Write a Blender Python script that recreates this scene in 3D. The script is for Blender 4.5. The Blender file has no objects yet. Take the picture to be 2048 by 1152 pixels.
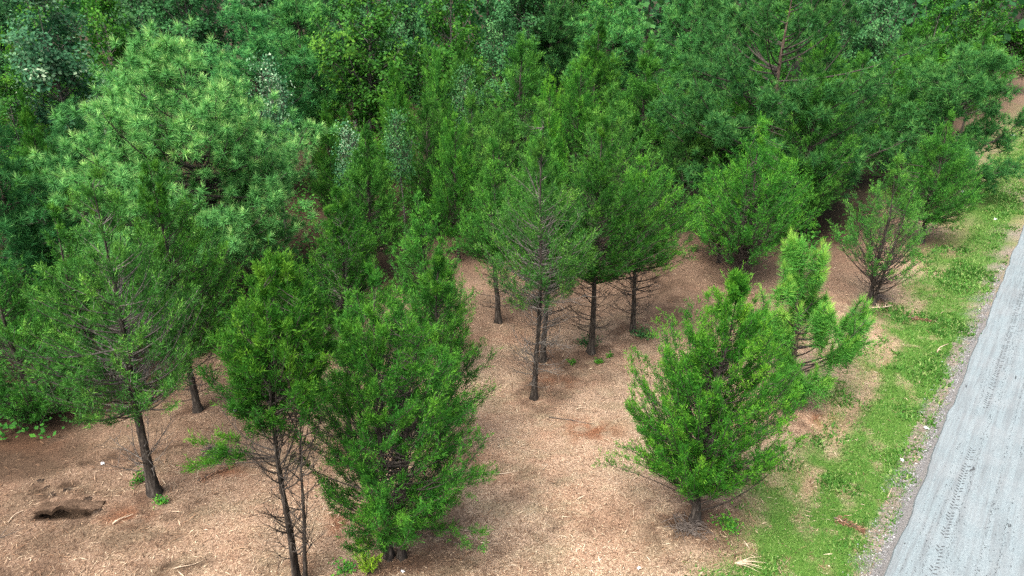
import bpy, math
import numpy as np
from mathutils import Vector

# ------------------------------------------------------------------ camera, sky, sun, exposure
scn = bpy.context.scene
col = scn.collection
cam_data = bpy.data.cameras.new('camera')
cam_data.sensor_width = 36.0
cam_data.lens = 36.0 * 1420 / 2048
cam_data.clip_start = 0.1
cam_data.clip_end = 3000
cam = bpy.data.objects.new('camera', cam_data)
cam.location = (0, 0, 10)
cam.rotation_euler = (math.radians(90 - 24), 0, 0)
col.objects.link(cam)
scn.camera = cam

SUN_EL, SUN_AZ = math.radians(58), math.radians(215)     # azimuth clockwise from +Y
world = bpy.data.worlds.new('World')
scn.world = world
world.use_nodes = True
wt = world.node_tree
for n in list(wt.nodes):
    wt.nodes.remove(n)
sky = wt.nodes.new('ShaderNodeTexSky')
sky.sky_type = 'NISHITA'
sky.sun_disc = False
sky.sun_elevation = SUN_EL
sky.sun_rotation = SUN_AZ
sky.air_density = 1.0
sky.dust_density = 7.0
sky.ozone_density = 1.0
bg = wt.nodes.new('ShaderNodeBackground')
bg.inputs['Strength'].default_value = 0.13
wo = wt.nodes.new('ShaderNodeOutputWorld')
hsv = wt.nodes.new('ShaderNodeHueSaturation')          # thin overcast: the blue is washed out
hsv.inputs['Saturation'].default_value = 0.7
wt.links.new(sky.outputs[0], hsv.inputs['Color'])
wt.links.new(hsv.outputs[0], bg.inputs['Color'])
wt.links.new(bg.outputs[0], wo.inputs['Surface'])

sun_data = bpy.data.lights.new('sun', 'SUN')
sun_data.energy = 1.5
sun_data.angle = math.radians(42)
sun_data.color = (1.0, 0.96, 0.9)
sun = bpy.data.objects.new('sun', sun_data)
d = Vector((math.sin(SUN_AZ) * math.cos(SUN_EL), math.cos(SUN_AZ) * math.cos(SUN_EL), math.sin(SUN_EL)))
sun.rotation_euler = d.to_track_quat('Z', 'Y').to_euler()
col.objects.link(sun)

scn.view_settings.view_transform = 'Standard'
scn.view_settings.look = 'None'
scn.view_settings.gamma = 1.0
scn.view_settings.use_curve_mapping = False
scn.view_settings.exposure = 1.38
scn.cycles.max_bounces = 6
scn.cycles.diffuse_bounces = 3
scn.cycles.transmission_bounces = 3
scn.cycles.use_denoising = False

# ------------------------------------------------------------------ numeric helpers
def hash2(i, j, s):
    h = (i.astype(np.int64) * 374761393 + j.astype(np.int64) * 668265263 + s * 1442695041) & 0x7fffffff
    h = ((h ^ (h >> 13)) * 1274126177) & 0x7fffffff
    return ((h ^ (h >> 16)) & 0xffff) / 65535.0

def vnoise(x, y, s=0):
    x = np.asarray(x, float); y = np.asarray(y, float)
    i = np.floor(x); j = np.floor(y)
    fx = x - i; fy = y - j
    fx = fx * fx * (3 - 2 * fx); fy = fy * fy * (3 - 2 * fy)
    a = hash2(i, j, s); b = hash2(i + 1, j, s); c = hash2(i, j + 1, s); e = hash2(i + 1, j + 1, s)
    return a * (1 - fx) * (1 - fy) + b * fx * (1 - fy) + c * (1 - fx) * fy + e * fx * fy

def fbm(x, y, s=0, o=4):
    t = 0; a = 0.5; n = 0
    for k in range(o):
        t = t + a * vnoise(np.asarray(x) * 2 ** k + 17.3 * k, np.asarray(y) * 2 ** k - 9.1 * k, s + k)
        n += a; a *= 0.5
    return t / n

def sstep(a, b, x):
    t = np.clip((x - a) / (b - a), 0, 1)
    return t * t * (3 - 2 * t)

def unit(v):
    return v / np.maximum(np.linalg.norm(v, axis=-1, keepdims=True), 1e-9)

def make_mesh(name, verts, faces, mat, attrs=None, smooth=False):
    verts = np.asarray(verts, np.float32); faces = np.asarray(faces, np.int32)
    me = bpy.data.meshes.new(name)
    k = faces.shape[1]
    me.vertices.add(len(verts)); me.vertices.foreach_set('co', verts.ravel())
    me.loops.add(faces.size); me.loops.foreach_set('vertex_index', faces.ravel())
    me.polygons.add(len(faces))
    me.polygons.foreach_set('loop_start', np.arange(len(faces), dtype=np.int32) * k)
    me.polygons.foreach_set('use_smooth', np.full(len(faces), smooth, dtype=bool))
    for an, av in (attrs or {}).items():
        a = me.attributes.new(an, 'FLOAT', 'POINT')
        a.data.foreach_set('value', np.asarray(av, np.float32).ravel())
    me.update(calc_edges=True)
    if mat is not None:
        me.materials.append(mat)
    return me

def obj(name, me, parent=None):
    o = bpy.data.objects.new(name, me)
    col.objects.link(o)
    if parent is not None:
        o.parent = parent
    return o

def tag(o, label, cat=None, group=None, kind=None):
    o['label'] = label
    if cat: o['category'] = cat
    if group: o['group'] = group
    if kind: o['kind'] = kind
    return o

def empty(name, loc, rz=0.0):
    o = bpy.data.objects.new(name, None)
    o.empty_display_size = 0.3
    o.location = loc; o.rotation_euler = (0, 0, rz)
    col.objects.link(o)
    return o

def tubes(P, rad, sides):
    """P (B,n,3) polylines, rad (B,n): open tubes as quads."""
    P = np.asarray(P, float); rad = np.asarray(rad, float)
    B, n, _ = P.shape
    T = np.empty_like(P)
    T[:, 1:-1] = P[:, 2:] - P[:, :-2]; T[:, 0] = P[:, 1] - P[:, 0]; T[:, -1] = P[:, -1] - P[:, -2]
    T = unit(T)
    ref = np.where(np.abs(T[..., 2:3]) > 0.9, np.array([1.0, 0, 0]), np.array([0, 0, 1.0]))
    U = unit(np.cross(T, ref)); V = np.cross(T, U)
    a = np.arange(sides) * 2 * math.pi / sides
    ring = P[:, :, None, :] + rad[:, :, None, None] * (np.cos(a)[None, None, :, None] * U[:, :, None, :] + np.sin(a)[None, None, :, None] * V[:, :, None, :])
    verts = ring.reshape(-1, 3)
    idx = np.arange(B * n * sides).reshape(B, n, sides)
    nx = np.roll(idx, -1, axis=2)
    f = np.stack([idx[:, :-1], nx[:, :-1], nx[:, 1:], idx[:, 1:]], axis=-1).reshape(-1, 4)
    return verts, f

def join(parts):
    vs, fs, o = [], [], 0
    for v, f in parts:
        vs.append(v); fs.append(np.asarray(f) + o); o += len(v)
    return np.concatenate(vs), np.concatenate(fs)

def slivers(p, d, L, W, rng):
    """elongated triangular leaves: base p, direction d, length L, width W"""
    n = len(p)
    side = unit(np.cross(d, rng.normal(size=(n, 3))))
    nrm = np.cross(d, side)
    L = L[:, None]; W = W[:, None]
    a = p; c = p + d * L + nrm * L * 0.12
    m = p + d * L * 0.3
    b = m + side * W * 0.55; e = m - side * W * 0.55
    v = np.stack([b, c, e], axis=1).reshape(-1, 3)
    return v, np.arange(n * 3).reshape(n, 3)

# ------------------------------------------------------------------ materials
def new_mat(name):
    m = bpy.data.materials.new(name); m.use_nodes = True
    nt = m.node_tree
    for n in list(nt.nodes): nt.nodes.remove(n)
    out = nt.nodes.new('ShaderNodeOutputMaterial')
    return m, nt, out

def ramp(nt, fac, stops):
    r = nt.nodes.new('ShaderNodeValToRGB')
    el = r.color_ramp.elements
    while len(el) < len(stops): el.new(0.5)
    for e, (p, c) in zip(el, stops):
        e.position = p; e.color = (*c, 1)
    nt.links.new(fac, r.inputs['Fac'])
    return r.outputs['Color']

def attr(nt, name):
    a = nt.nodes.new('ShaderNodeAttribute'); a.attribute_name = name
    return a.outputs['Fac']

def math_node(nt, op, a, b=None, clamp=False):
    m = nt.nodes.new('ShaderNodeMath'); m.operation = op; m.use_clamp = clamp
    for i, v in enumerate((a, b)):
        if v is None: continue
        if isinstance(v, (int, float)): m.inputs[i].default_value = v
        else: nt.links.new(v, m.inputs[i])
    return m.outputs[0]

def mix_col(nt, fac, a, b, mode='MIX'):
    m = nt.nodes.new('ShaderNodeMix'); m.data_type = 'RGBA'; m.blend_type = mode
    for s, v in ((0, fac), (6, a), (7, b)):
        if isinstance(v, (int, float)): m.inputs[s].default_value = v
        elif isinstance(v, tuple): m.inputs[s].default_value = (*v, 1)
        else: nt.links.new(v, m.inputs[s])
    return m.outputs[2]

def noise(nt, scale, detail=4, rough=0.6, vec=None, map_scale=None):
    n = nt.nodes.new('ShaderNodeTexNoise')
    n.inputs['Scale'].default_value = scale; n.inputs['Detail'].default_value = detail; n.inputs['Roughness'].default_value = rough
    if vec is None:
        tc = nt.nodes.new('ShaderNodeTexCoord'); vec = tc.outputs['Object']
    if map_scale:
        mp = nt.nodes.new('ShaderNodeMapping'); mp.inputs['Scale'].default_value = map_scale
        nt.links.new(vec, mp.inputs['Vector']); vec = mp.outputs[0]
    nt.links.new(vec, n.inputs['Vector'])
    return n.outputs['Fac']

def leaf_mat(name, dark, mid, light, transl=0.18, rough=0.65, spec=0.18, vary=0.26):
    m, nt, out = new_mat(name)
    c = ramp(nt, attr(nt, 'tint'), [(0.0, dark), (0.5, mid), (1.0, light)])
    oi = nt.nodes.new('ShaderNodeObjectInfo')
    hs = nt.nodes.new('ShaderNodeHueSaturation')
    mr = nt.nodes.new('ShaderNodeMapRange'); mr.inputs['To Min'].default_value = 1 - vary; mr.inputs['To Max'].default_value = 1 + vary
    nt.links.new(oi.outputs['Random'], mr.inputs['Value'])
    nt.links.new(mr.outputs[0], hs.inputs['Value']); nt.links.new(c, hs.inputs['Color'])
    b = nt.nodes.new('ShaderNodeBsdfPrincipled')
    b.inputs['Roughness'].default_value = rough; b.inputs['Specular IOR Level'].default_value = spec
    nt.links.new(hs.outputs[0], b.inputs['Base Color'])
    t = nt.nodes.new('ShaderNodeBsdfTranslucent'); nt.links.new(hs.outputs[0], t.inputs['Color'])
    mx = nt.nodes.new('ShaderNodeMixShader'); mx.inputs[0].default_value = transl
    nt.links.new(b.outputs[0], mx.inputs[1]); nt.links.new(t.outputs[0], mx.inputs[2])
    nt.links.new(mx.outputs[0], out.inputs['Surface'])
    return m

def bark_mat(name, c0, c1, c2):
    m, nt, out = new_mat(name)
    f = noise(nt, 1.0, 5, 0.65, map_scale=(22, 22, 4))
    c = ramp(nt, f, [(0.3, c0), (0.52, c1), (0.75, c2)])
    b = nt.nodes.new('ShaderNodeBsdfPrincipled'); b.inputs['Roughness'].default_value = 0.9; b.inputs['Specular IOR Level'].default_value = 0.15
    nt.links.new(c, b.inputs['Base Color'])
    bp = nt.nodes.new('ShaderNodeBump'); bp.inputs['Strength'].default_value = 0.6; bp.inputs['Distance'].default_value = 0.03
    nt.links.new(f, bp.inputs['Height']); nt.links.new(bp.outputs[0], b.inputs['Normal'])
    nt.links.new(b.outputs[0], out.inputs['Surface'])
    return m

def plain_mat(name, stops, scale=12, rough=0.85, use_attr=None):
    m, nt, out = new_mat(name)
    f = attr(nt, use_attr) if use_attr else noise(nt, scale, 4, 0.6)
    c = ramp(nt, f, stops)
    b = nt.nodes.new('ShaderNodeBsdfPrincipled'); b.inputs['Roughness'].default_value = rough; b.inputs['Specular IOR Level'].default_value = 0.2
    nt.links.new(c, b.inputs['Base Color']); nt.links.new(b.outputs[0], out.inputs['Surface'])
    return m

M = {}
M['ced'] = leaf_mat('cedar_leaf', (0.0109, 0.0597, 0.0085), (0.0309, 0.1545, 0.0152), (0.1314, 0.3399, 0.0266))
M['ced_bright'] = leaf_mat('bright_cedar_leaf', (0.0123, 0.0700, 0.0085), (0.0371, 0.1772, 0.0133), (0.1700, 0.3914, 0.0266))
M['ced_lime'] = leaf_mat('lime_cedar_leaf', (0.06, 0.15, 0.012), (0.16, 0.34, 0.02), (0.34, 0.52, 0.04))
M['ced_dark'] = leaf_mat('dark_cedar_leaf', (0.0155, 0.0735, 0.0124), (0.0388, 0.1715, 0.0205), (0.1292, 0.3444, 0.0364))
M['ced_grey'] = leaf_mat('greyish_cedar_leaf', (0.0170, 0.0700, 0.0152), (0.0432, 0.1627, 0.0247), (0.1468, 0.3296, 0.0418))
M['pin'] = leaf_mat('pine_needle', (0.0191, 0.1012, 0.0284), (0.0539, 0.2300, 0.0590), (0.2063, 0.4830, 0.1311), 0.25, 0.65, 0.15)
M['pin_pale'] = leaf_mat('pale_pine_needle', (0.0464, 0.1757, 0.0452), (0.1396, 0.4026, 0.1032), (0.5348, 0.8198, 0.2518), 0.25, 0.65, 0.15, 0.0)
M['pin_young'] = leaf_mat('young_pine_needle', (0.0290, 0.1242, 0.0217), (0.0910, 0.3024, 0.0415), (0.3519, 0.5508, 0.0857), 0.25, 0.65, 0.15)
M['pin_dark'] = leaf_mat('dark_pine_needle', (0.0233, 0.1072, 0.0296), (0.0620, 0.2372, 0.0523), (0.2197, 0.4822, 0.1080), 0.25, 0.65, 0.15)
M['dec'] = leaf_mat('broad_leaf', (0.0194, 0.0981, 0.0130), (0.0542, 0.2153, 0.0223), (0.1840, 0.4066, 0.0371), 0.3)
M['dec_yellow'] = leaf_mat('yellow_green_leaf', (0.02, 0.105, 0.01), (0.052, 0.225, 0.018), (0.15, 0.4, 0.03), 0.3)
M['dec_dark'] = leaf_mat('dark_broad_leaf', (0.0129, 0.0613, 0.0186), (0.0323, 0.1331, 0.0372), (0.0863, 0.2396, 0.0620), 0.25)
M['dec_silver'] = leaf_mat('silver_leaf', (0.0193, 0.0900, 0.0380), (0.0552, 0.1850, 0.0760), (0.4140, 0.5400, 0.3420), 0.2)
M['dec_blue'] = leaf_mat('blue_green_leaf', (0.0194, 0.0896, 0.0298), (0.0504, 0.1794, 0.0557), (0.1452, 0.3110, 0.0975), 0.2)
M['bark_ced'] = bark_mat('cedar_bark', (0.012, 0.010, 0.009), (0.045, 0.038, 0.032), (0.15, 0.13, 0.11))
M['bark_limb'] = bark_mat('limb_bark', (0.025, 0.021, 0.018), (0.06, 0.051, 0.044), (0.13, 0.115, 0.10))
M['bark_grey'] = bark_mat('grey_bark', (0.05, 0.045, 0.04), (0.12, 0.108, 0.095), (0.26, 0.245, 0.225))
M['bark_pine'] = bark_mat('pine_bark', (0.035, 0.025, 0.02), (0.10, 0.07, 0.055), (0.20, 0.15, 0.12))

# ------------------------------------------------------------------ the lie of the land
RU = np.array([0.6199, 0.7847]); RV = np.array([0.7847, -0.6199]); R0 = np.array([6.76, 9.63])
def road_sq(x, y):
    dx = np.asarray(x) - R0[0]; dy = np.asarray(y) - R0[1]
    return dx * RU[0] + dy * RU[1], dx * RV[0] + dy * RV[1]        # along, right of the road's near edge
def road_xy(s, q):
    return R0[0] + s * RU[0] + q * RV[0], R0[1] + s * RU[1] + q * RV[1]

HOLE = (-9.02, 11.22)
def gz(x, y):
    x = np.asarray(x, float); y = np.asarray(y, float)
    s, q = road_sq(x, y)
    off = sstep(-0.3, -2.6, q)
    near = sstep(120, 60, np.hypot(x, y))
    z = (fbm(x * 0.22, y * 0.22, 3, 2) - 0.5) * 0.26 * off * near
    z = z + (fbm(x * 1.4, y * 1.4, 11, 3) - 0.5) * 0.10 * off * near
    z = z + (fbm(x * 5.0, y * 5.0, 21, 2) - 0.5) * 0.035 * off * near
    # two machine ruts along the verge
    z = z - 0.05 * np.exp(-((q + 0.42 + 0.10 * np.sin(s * 0.5)) / 0.16) ** 2) - 0.035 * np.exp(-((q + 1.9) / 0.18) ** 2)
    # ruts crossing the left of the clearing
    for (x0, y0, x1, y1, w, dep) in RUTS:
        dx, dy = x1 - x0, y1 - y0; L = math.hypot(dx, dy)
        t = np.clip(((x - x0) * dx + (y - y0) * dy) / L ** 2, 0, 1)
        dist = np.hypot(x - x0 - t * dx, y - y0 - t * dy)
        z = z - dep * np.exp(-(dist / w) ** 2) * (0.5 + vnoise(x * 3, y * 3, 61))
    # the open slot torn in the mulch: steep far wall, shallow near lip
    hx = (x - HOLE[0]) / 0.58; hy = (y - HOLE[1])
    jag = (vnoise(x * 4, x * 0 + 3.3, 71) - 0.5) * 0.06
    inx = sstep(1.0, 0.92, np.abs(hx))
    slot = sstep(-0.10, -0.05, hy + jag) * sstep(0.30, 0.22, hy + jag) * inx
    z = z - 0.62 * slot
    bank = np.exp(-(((hy - 0.46) / 0.14) ** 2 + (hx / 1.05) ** 2)) * (0.3 + fbm(x * 4, y * 4, 81, 2))
    z = z + 0.15 * bank
    return z
RUTS = [(-13.0, 11.9, -7.4, 13.6, 0.16, 0.03), (-10.2, 11.6, -8.2, 13.0, 0.09, 0.04), (-7.0, 9.4, -5.6, 10.1, 0.10, 0.025)]

def grass_mask(x, y):
    s, q = road_sq(x, y)
    n = fbm(x * 0.75, y * 0.75, 31, 4); n2 = fbm(x * 2.6, y * 2.6, 37, 3)
    edge = -2.25 + (n - 0.5) * 1.5
    g = sstep(edge - 0.75, edge + 0.45, q) * sstep(-0.08, -0.45, q + (n2 - 0.5) * 0.5)
    g = g * (0.6 + 0.4 * sstep(0.28, 0.45, n2))
    rut = np.exp(-((q + 1.9) / 0.2) ** 2) * sstep(0.42, 0.56, n)
    g = g * (1 - 0.8 * rut)
    far = sstep(6.2, 6.7, q + (n2 - .5) * .4)          # verge on the far side of the road
    return np.clip(np.maximum(g, far), 0, 1)

def gravel_mask(x, y):
    s, q = road_sq(x, y); n2 = fbm(x * 2.2, y * 2.2, 41, 3)
    return sstep(-0.6, -0.25, q + (n2 - 0.5) * 0.7) * sstep(0.4, 0.1, q) * sstep(30, 8, s) * .8 + 0.4 * sstep(-0.25, -0.1, q) * sstep(0.4, 0.1, q)

def soil_mask(x, y):
    """bare dark earth showing through the mulch"""
    n = fbm(x * 0.55 + 3, y * 0.55, 51, 4)
    m = sstep(0.52, 0.74, n) * 0.5 * sstep(.35, .65, fbm(x * 3.5, y * 3.5, 53, 3)) + .18 * sstep(.5, .7, fbm(x * 1.7, y * 1.7, 59, 3))
    m = np.maximum(m, 0.85 * sstep(-9.2, -11.6, x + (fbm(x, y, 57, 3) - .5) * 4 - (y - 12) * .25))
    for (x0, y0, x1, y1, w, dep) in RUTS:
        dx, dy = x1 - x0, y1 - y0; L = math.hypot(dx, dy)
        t = np.clip(((x - x0) * dx + (y - y0) * dy) / L ** 2, 0, 1)
        dist = np.hypot(x - x0 - t * dx, y - y0 - t * dy)
        m = np.maximum(m, 0.85 * np.exp(-(dist / (w * 1.3)) ** 2) * sstep(0.38, 0.58, fbm(x * 4.5, y * 4.5, 63, 3)))
    h = np.exp(-(((x - HOLE[0]) / 0.75) ** 2 + ((y - HOLE[1] - 0.08) / 0.24) ** 2)) * (.55 + .6 * vnoise(x * 4, y * 4, 65))
    for (cx, cy, rx, ry, a) in ((-9.7, 12.05, .7, .35, .9), (-9.2, 11.75, .6, .2, .8), (-11.2, 13.0, 1.2, .4, .9), (-8.8, 13.2, .9, .22, .7), (-6.4, 9.85, .5, .18, .8), (-5.7, 12.9, .5, .2, .5), (1.55, 15.0, .25, .16, .5), (3.3, 10.8, .6, .35, .7)):
        m = np.maximum(m, a * np.exp(-((x - cx) / rx) ** 2 - ((y - cy) / ry) ** 2) * (.3 + 1.1 * sstep(.35, .6, fbm(x * 5, y * 5, 67, 3))))
    slot = sstep(.68, .58, np.abs(x - HOLE[0])) * sstep(.2, .14, np.abs(y - HOLE[1]))
    return np.clip(np.maximum(np.maximum(m, h), slot), 0, 1)

def litter_mask(x, y):
    """old brown litter under the wood, against the fresh pale mulch of the clearing"""
    n = fbm(x * 0.35, y * 0.35, 91, 3)
    s, q = road_sq(x, y)
    m = 0.85 * sstep(15.5, 24.0, y + (n - 0.5) * 7 - 2.2 * sstep(-3.8, 0, q) * 3)
    m = m * sstep(-2.6, -5.0, q)
    left = 0.65 * sstep(-4.0, -10.0, x + (n - .5) * 5 - (y - 10) * .35)
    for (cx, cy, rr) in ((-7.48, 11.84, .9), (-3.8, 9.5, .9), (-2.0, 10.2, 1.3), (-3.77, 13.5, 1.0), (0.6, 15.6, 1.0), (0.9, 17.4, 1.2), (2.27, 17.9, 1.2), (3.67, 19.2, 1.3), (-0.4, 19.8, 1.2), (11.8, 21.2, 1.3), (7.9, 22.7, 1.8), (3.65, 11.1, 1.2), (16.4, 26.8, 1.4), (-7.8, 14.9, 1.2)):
        m = np.maximum(m, .8 * np.exp(-(((x - cx) / rr) ** 2 + ((y - cy) / rr) ** 2)) * (.35 + 1.0 * sstep(.35, .6, fbm(x * 2.6, y * 2.6, 97, 3))))     # dropped needles, painted dark round the trunks as contact shade too
    return np.clip(np.maximum(m, left), 0, 1)

def red_mask(x, y):
    m = 0 * x
    for (cx, cy, rx, ry) in ((-7.75, 11.15, .5, .3), (-6.35, 12.6, .5, .2), (1.2, 16.3, .6, .3), (-11.5, 13.6, 1.0, .5), (-3.2, 11.0, .6, .5), (1.9, 14.2, .8, .5), (10.2, 17.0, .5, .3), (7.6, 14.6, .5, .3)):
        m = np.maximum(m, np.exp(-((x - cx) / rx) ** 2 - ((y - cy) / ry) ** 2) * sstep(.35, .6, fbm(x * 4, y * 4, 69, 3)))
    return m

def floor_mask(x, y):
    """leaf litter of the standing wood, blackened for the shade in its gaps"""
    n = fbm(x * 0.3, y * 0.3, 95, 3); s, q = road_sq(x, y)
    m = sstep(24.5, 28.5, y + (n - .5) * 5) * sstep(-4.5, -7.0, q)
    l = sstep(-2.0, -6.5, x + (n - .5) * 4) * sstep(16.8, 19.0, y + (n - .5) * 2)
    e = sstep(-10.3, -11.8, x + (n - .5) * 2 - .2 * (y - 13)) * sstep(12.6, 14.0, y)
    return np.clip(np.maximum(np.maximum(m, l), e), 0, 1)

def axis_coords(lo, hi, step, far_lo, far_hi):
    a = list(np.arange(lo, hi + 1e-6, step))
    s = step; p = lo; left = []
    while p > far_lo:
        s *= 1.22; p -= s; left.append(max(p, far_lo))
    s = step; p = hi; right = []
    while p < far_hi:
        s *= 1.22; p += s; right.append(min(p, far_hi))
    return np.array(left[::-1] + a + right)

gx = axis_coords(-14.0, 13.0, 0.12, -900, 900)
gy = axis_coords(8.4, 22.0, 0.11, -300, 1200)
gx = np.unique(np.concatenate([gx, np.arange(-9.8, -8.2, 0.04)])); gy = np.unique(np.concatenate([gy, np.arange(10.9, 11.7, 0.025)]))
GX, GY = np.meshgrid(gx, gy)
GZ = gz(GX, GY)
gv = np.stack([GX, GY, GZ], -1).reshape(-1, 3)
ny, nx_ = GX.shape
gi = np.arange(ny * nx_).reshape(ny, nx_)
gf = np.stack([gi[:-1, :-1], gi[:-1, 1:], gi[1:, 1:], gi[1:, :-1]], -1).reshape(-1, 4)

def ground_material():
    m, nt, out = new_mat('mulch_ground')
    tc = nt.nodes.new('ShaderNodeTexCoord').outputs['Object']
    fine = noise(nt, 26, 6, 0.75, tc)
    chip = noise(nt, 1.0, 5, 0.7, tc, (60, 22, 30))
    big = noise(nt, 0.5, 4, 0.6, tc)
    f = math_node(nt, 'ADD', math_node(nt, 'MULTIPLY', fine, 0.55), math_node(nt, 'MULTIPLY', chip, 0.45))
    mul = ramp(nt, f, [(0.38, (0.07, 0.046, 0.032)), (0.47, (0.26, 0.178, 0.120)), (0.55, (0.45, 0.330, 0.235)), (0.66, (0.65, 0.515, 0.39))])
    red = ramp(nt, f, [(0.38, (0.08, 0.044, 0.028)), (0.5, (0.33, 0.200, 0.130)), (0.66, (0.54, 0.39, 0.27))])
    mul = mix_col(nt, math_node(nt, 'MULTIPLY', ramp(nt, big, [(0.42, (0, 0, 0)), (0.62, (1, 1, 1))]), 0.8), mul, red)
    straw = ramp(nt, f, [(0.38, (0.075, 0.058, 0.036)), (0.5, (0.26, 0.205, 0.130)), (0.66, (0.50, 0.42, 0.30))])
    mul = mix_col(nt, math_node(nt, 'MULTIPLY', ramp(nt, noise(nt, 0.85, 5, 0.7, tc, (1, 1.6, 1)), [(0.47, (0, 0, 0)), (0.62, (1, 1, 1))]), 0.75), mul, straw)
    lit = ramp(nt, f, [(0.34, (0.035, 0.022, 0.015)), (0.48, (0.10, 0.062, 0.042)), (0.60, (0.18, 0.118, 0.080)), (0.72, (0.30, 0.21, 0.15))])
    soil = ramp(nt, f, [(0.35, (0.018, 0.012, 0.009)), (0.55, (0.060, 0.038, 0.024)), (0.72, (0.20, 0.13, 0.08))])
    grs = ramp(nt, f, [(0.35, (0.030, 0.060, 0.014)), (0.52, (0.075, 0.160, 0.026)), (0.7, (0.17, 0.24, 0.07))])
    grv = ramp(nt, f, [(0.35, (0.09, 0.085, 0.08)), (0.55, (0.19, 0.185, 0.18)), (0.7, (0.32, 0.315, 0.31))])
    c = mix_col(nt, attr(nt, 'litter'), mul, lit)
    shaded_litter = ramp(nt, f, [(0.35, (0.006, 0.006, 0.004)), (0.55, (0.018, 0.016, 0.010)), (0.72, (0.045, 0.037, 0.024))])  # leaf litter with the shade of the tree gaps painted in
    c = mix_col(nt, attr(nt, 'floor'), c, shaded_litter)
    redc = ramp(nt, f, [(0.35, (0.07, 0.028, 0.014)), (0.55, (0.24, 0.105, 0.055)), (0.72, (0.42, 0.24, 0.14))])
    c = mix_col(nt, attr(nt, 'redearth'), c, redc)
    c = mix_col(nt, attr(nt, 'soil'), c, soil)
    c = mix_col(nt, attr(nt, 'grass'), c, grs)
    c = mix_col(nt, attr(nt, 'gravel'), c, grv)
    b = nt.nodes.new('ShaderNodeBsdfPrincipled'); b.inputs['Roughness'].default_value = 0.95; b.inputs['Specular IOR Level'].default_value = 0.1
    nt.links.new(c, b.inputs['Base Color'])
    bp = nt.nodes.new('ShaderNodeBump'); bp.inputs['Strength'].default_value = 0.8; bp.inputs['Distance'].default_value = 0.04
    nt.links.new(f, bp.inputs['Height']); nt.links.new(bp.outputs[0], b.inputs['Normal'])
    nt.links.new(b.outputs[0], out.inputs['Surface'])
    return m

fx, fy = gv[:, 0], gv[:, 1]
GROUND_MAT = ground_material()
ground = obj('ground', make_mesh('ground', gv, gf, GROUND_MAT,
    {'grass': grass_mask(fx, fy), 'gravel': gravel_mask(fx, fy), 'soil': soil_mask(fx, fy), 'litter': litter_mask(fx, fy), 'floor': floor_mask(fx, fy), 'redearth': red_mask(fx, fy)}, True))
tag(ground, 'mulched woodland ground of tan shredded wood and brown soil', kind='structure')

# ------------------------------------------------------------------ the road
def road_material():
    m, nt, out = new_mat('worn_asphalt')
    tc = nt.nodes.new('ShaderNodeTexCoord').outputs['Object']      # object x runs along, y across
    sp = noise(nt, 38, 6, 0.85, tc)
    streak = noise(nt, 1.0, 5, 0.65, tc, (0.35, 9, 1))
    streak2 = noise(nt, 1.0, 4, 0.7, tc, (1.4, 34, 1))
    blot = noise(nt, 1.2, 4, 0.6, tc)
    c = ramp(nt, sp, [(0.34, (0.07, 0.086, 0.092)), (0.45, (0.168, 0.206, 0.219)), (0.58, (0.228, 0.275, 0.290)), (0.72, (0.315, 0.37, 0.385))])
    c = mix_col(nt, math_node(nt, 'MULTIPLY', ramp(nt, streak, [(0.44, (0, 0, 0)), (0.64, (1, 1, 1))]), 0.7), c, (0.135, 0.150, 0.157))
    c = mix_col(nt, math_node(nt, 'MULTIPLY', ramp(nt, math_node(nt, 'MULTIPLY', streak2, math_node(nt, 'ADD', sp, 0.5)), [(0.60, (0, 0, 0)), (0.72, (1, 1, 1))]), 0.8), c, (0.11, 0.115, 0.12))
    c = mix_col(nt, math_node(nt, 'MULTIPLY', ramp(nt, blot, [(0.35, (1, 1, 1)), (0.6, (0, 0, 0))]), 0.25), c, (0.27, 0.28, 0.285))
    b = nt.nodes.new('ShaderNodeBsdfPrincipled'); b.inputs['Roughness'].default_value = 0.85; b.inputs['Specular IOR Level'].default_value = 0.25
    nt.links.new(c, b.inputs['Base Color'])
    bp = nt.nodes.new('ShaderNodeBump'); bp.inputs['Strength'].default_value = 0.4; bp.inputs['Distance'].default_value = 0.01
    nt.links.new(sp, bp.inputs['Height']); nt.links.new(bp.outputs[0], b.inputs['Normal'])
    nt.links.new(b.outputs[0], out.inputs['Surface'])
    return m

RZ = math.atan2(RU[1], RU[0])
def road_local(s, q, z):       # local frame: x along, y to the left
    return np.stack([s, -q, z], -1)
ss = np.concatenate([np.arange(-14, 40, 0.12), np.arange(40, 240, 2.0)])
ql = 0.0 + (fbm(ss * 1.1, ss * 0 + 2.2, 5, 4) - 0.5) * 0.15
rows = []
for k, fr in enumerate([0, 0.0, 0.08, 0.5, 1.0, 1.0]):
    q = ql + (6.2 - ql) * fr
    z = np.full_like(ss, 0.045 + 0.05 * math.sin(math.pi * fr))
    if k == 0: q = q - 0.05; z = z * 0 - 0.06
    if k == 5: q = q + 0.05; z = z * 0 - 0.06
    rows.append(road_local(ss, q, z))
rv = np.stack(rows, 1).reshape(-1, 3)
ri = np.arange(len(ss) * 6).reshape(len(ss), 6)
rf = np.stack([ri[:-1, :-1], ri[:-1, 1:], ri[1:, 1:], ri[1:, :-1]], -1).reshape(-1, 4)[:, ::-1]
road = obj('road', make_mesh('road', rv, rf, road_material(), smooth=False))
road.location = (R0[0], R0[1], 0); road.rotation_euler = (0, 0, RZ)
tag(road, 'pale grey worn asphalt road running along the wood', kind='structure')

def road_z(q):
    return 0.045 + 0.05 * math.sin(math.pi * min(max(q / 6.2, 0), 1))

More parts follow.
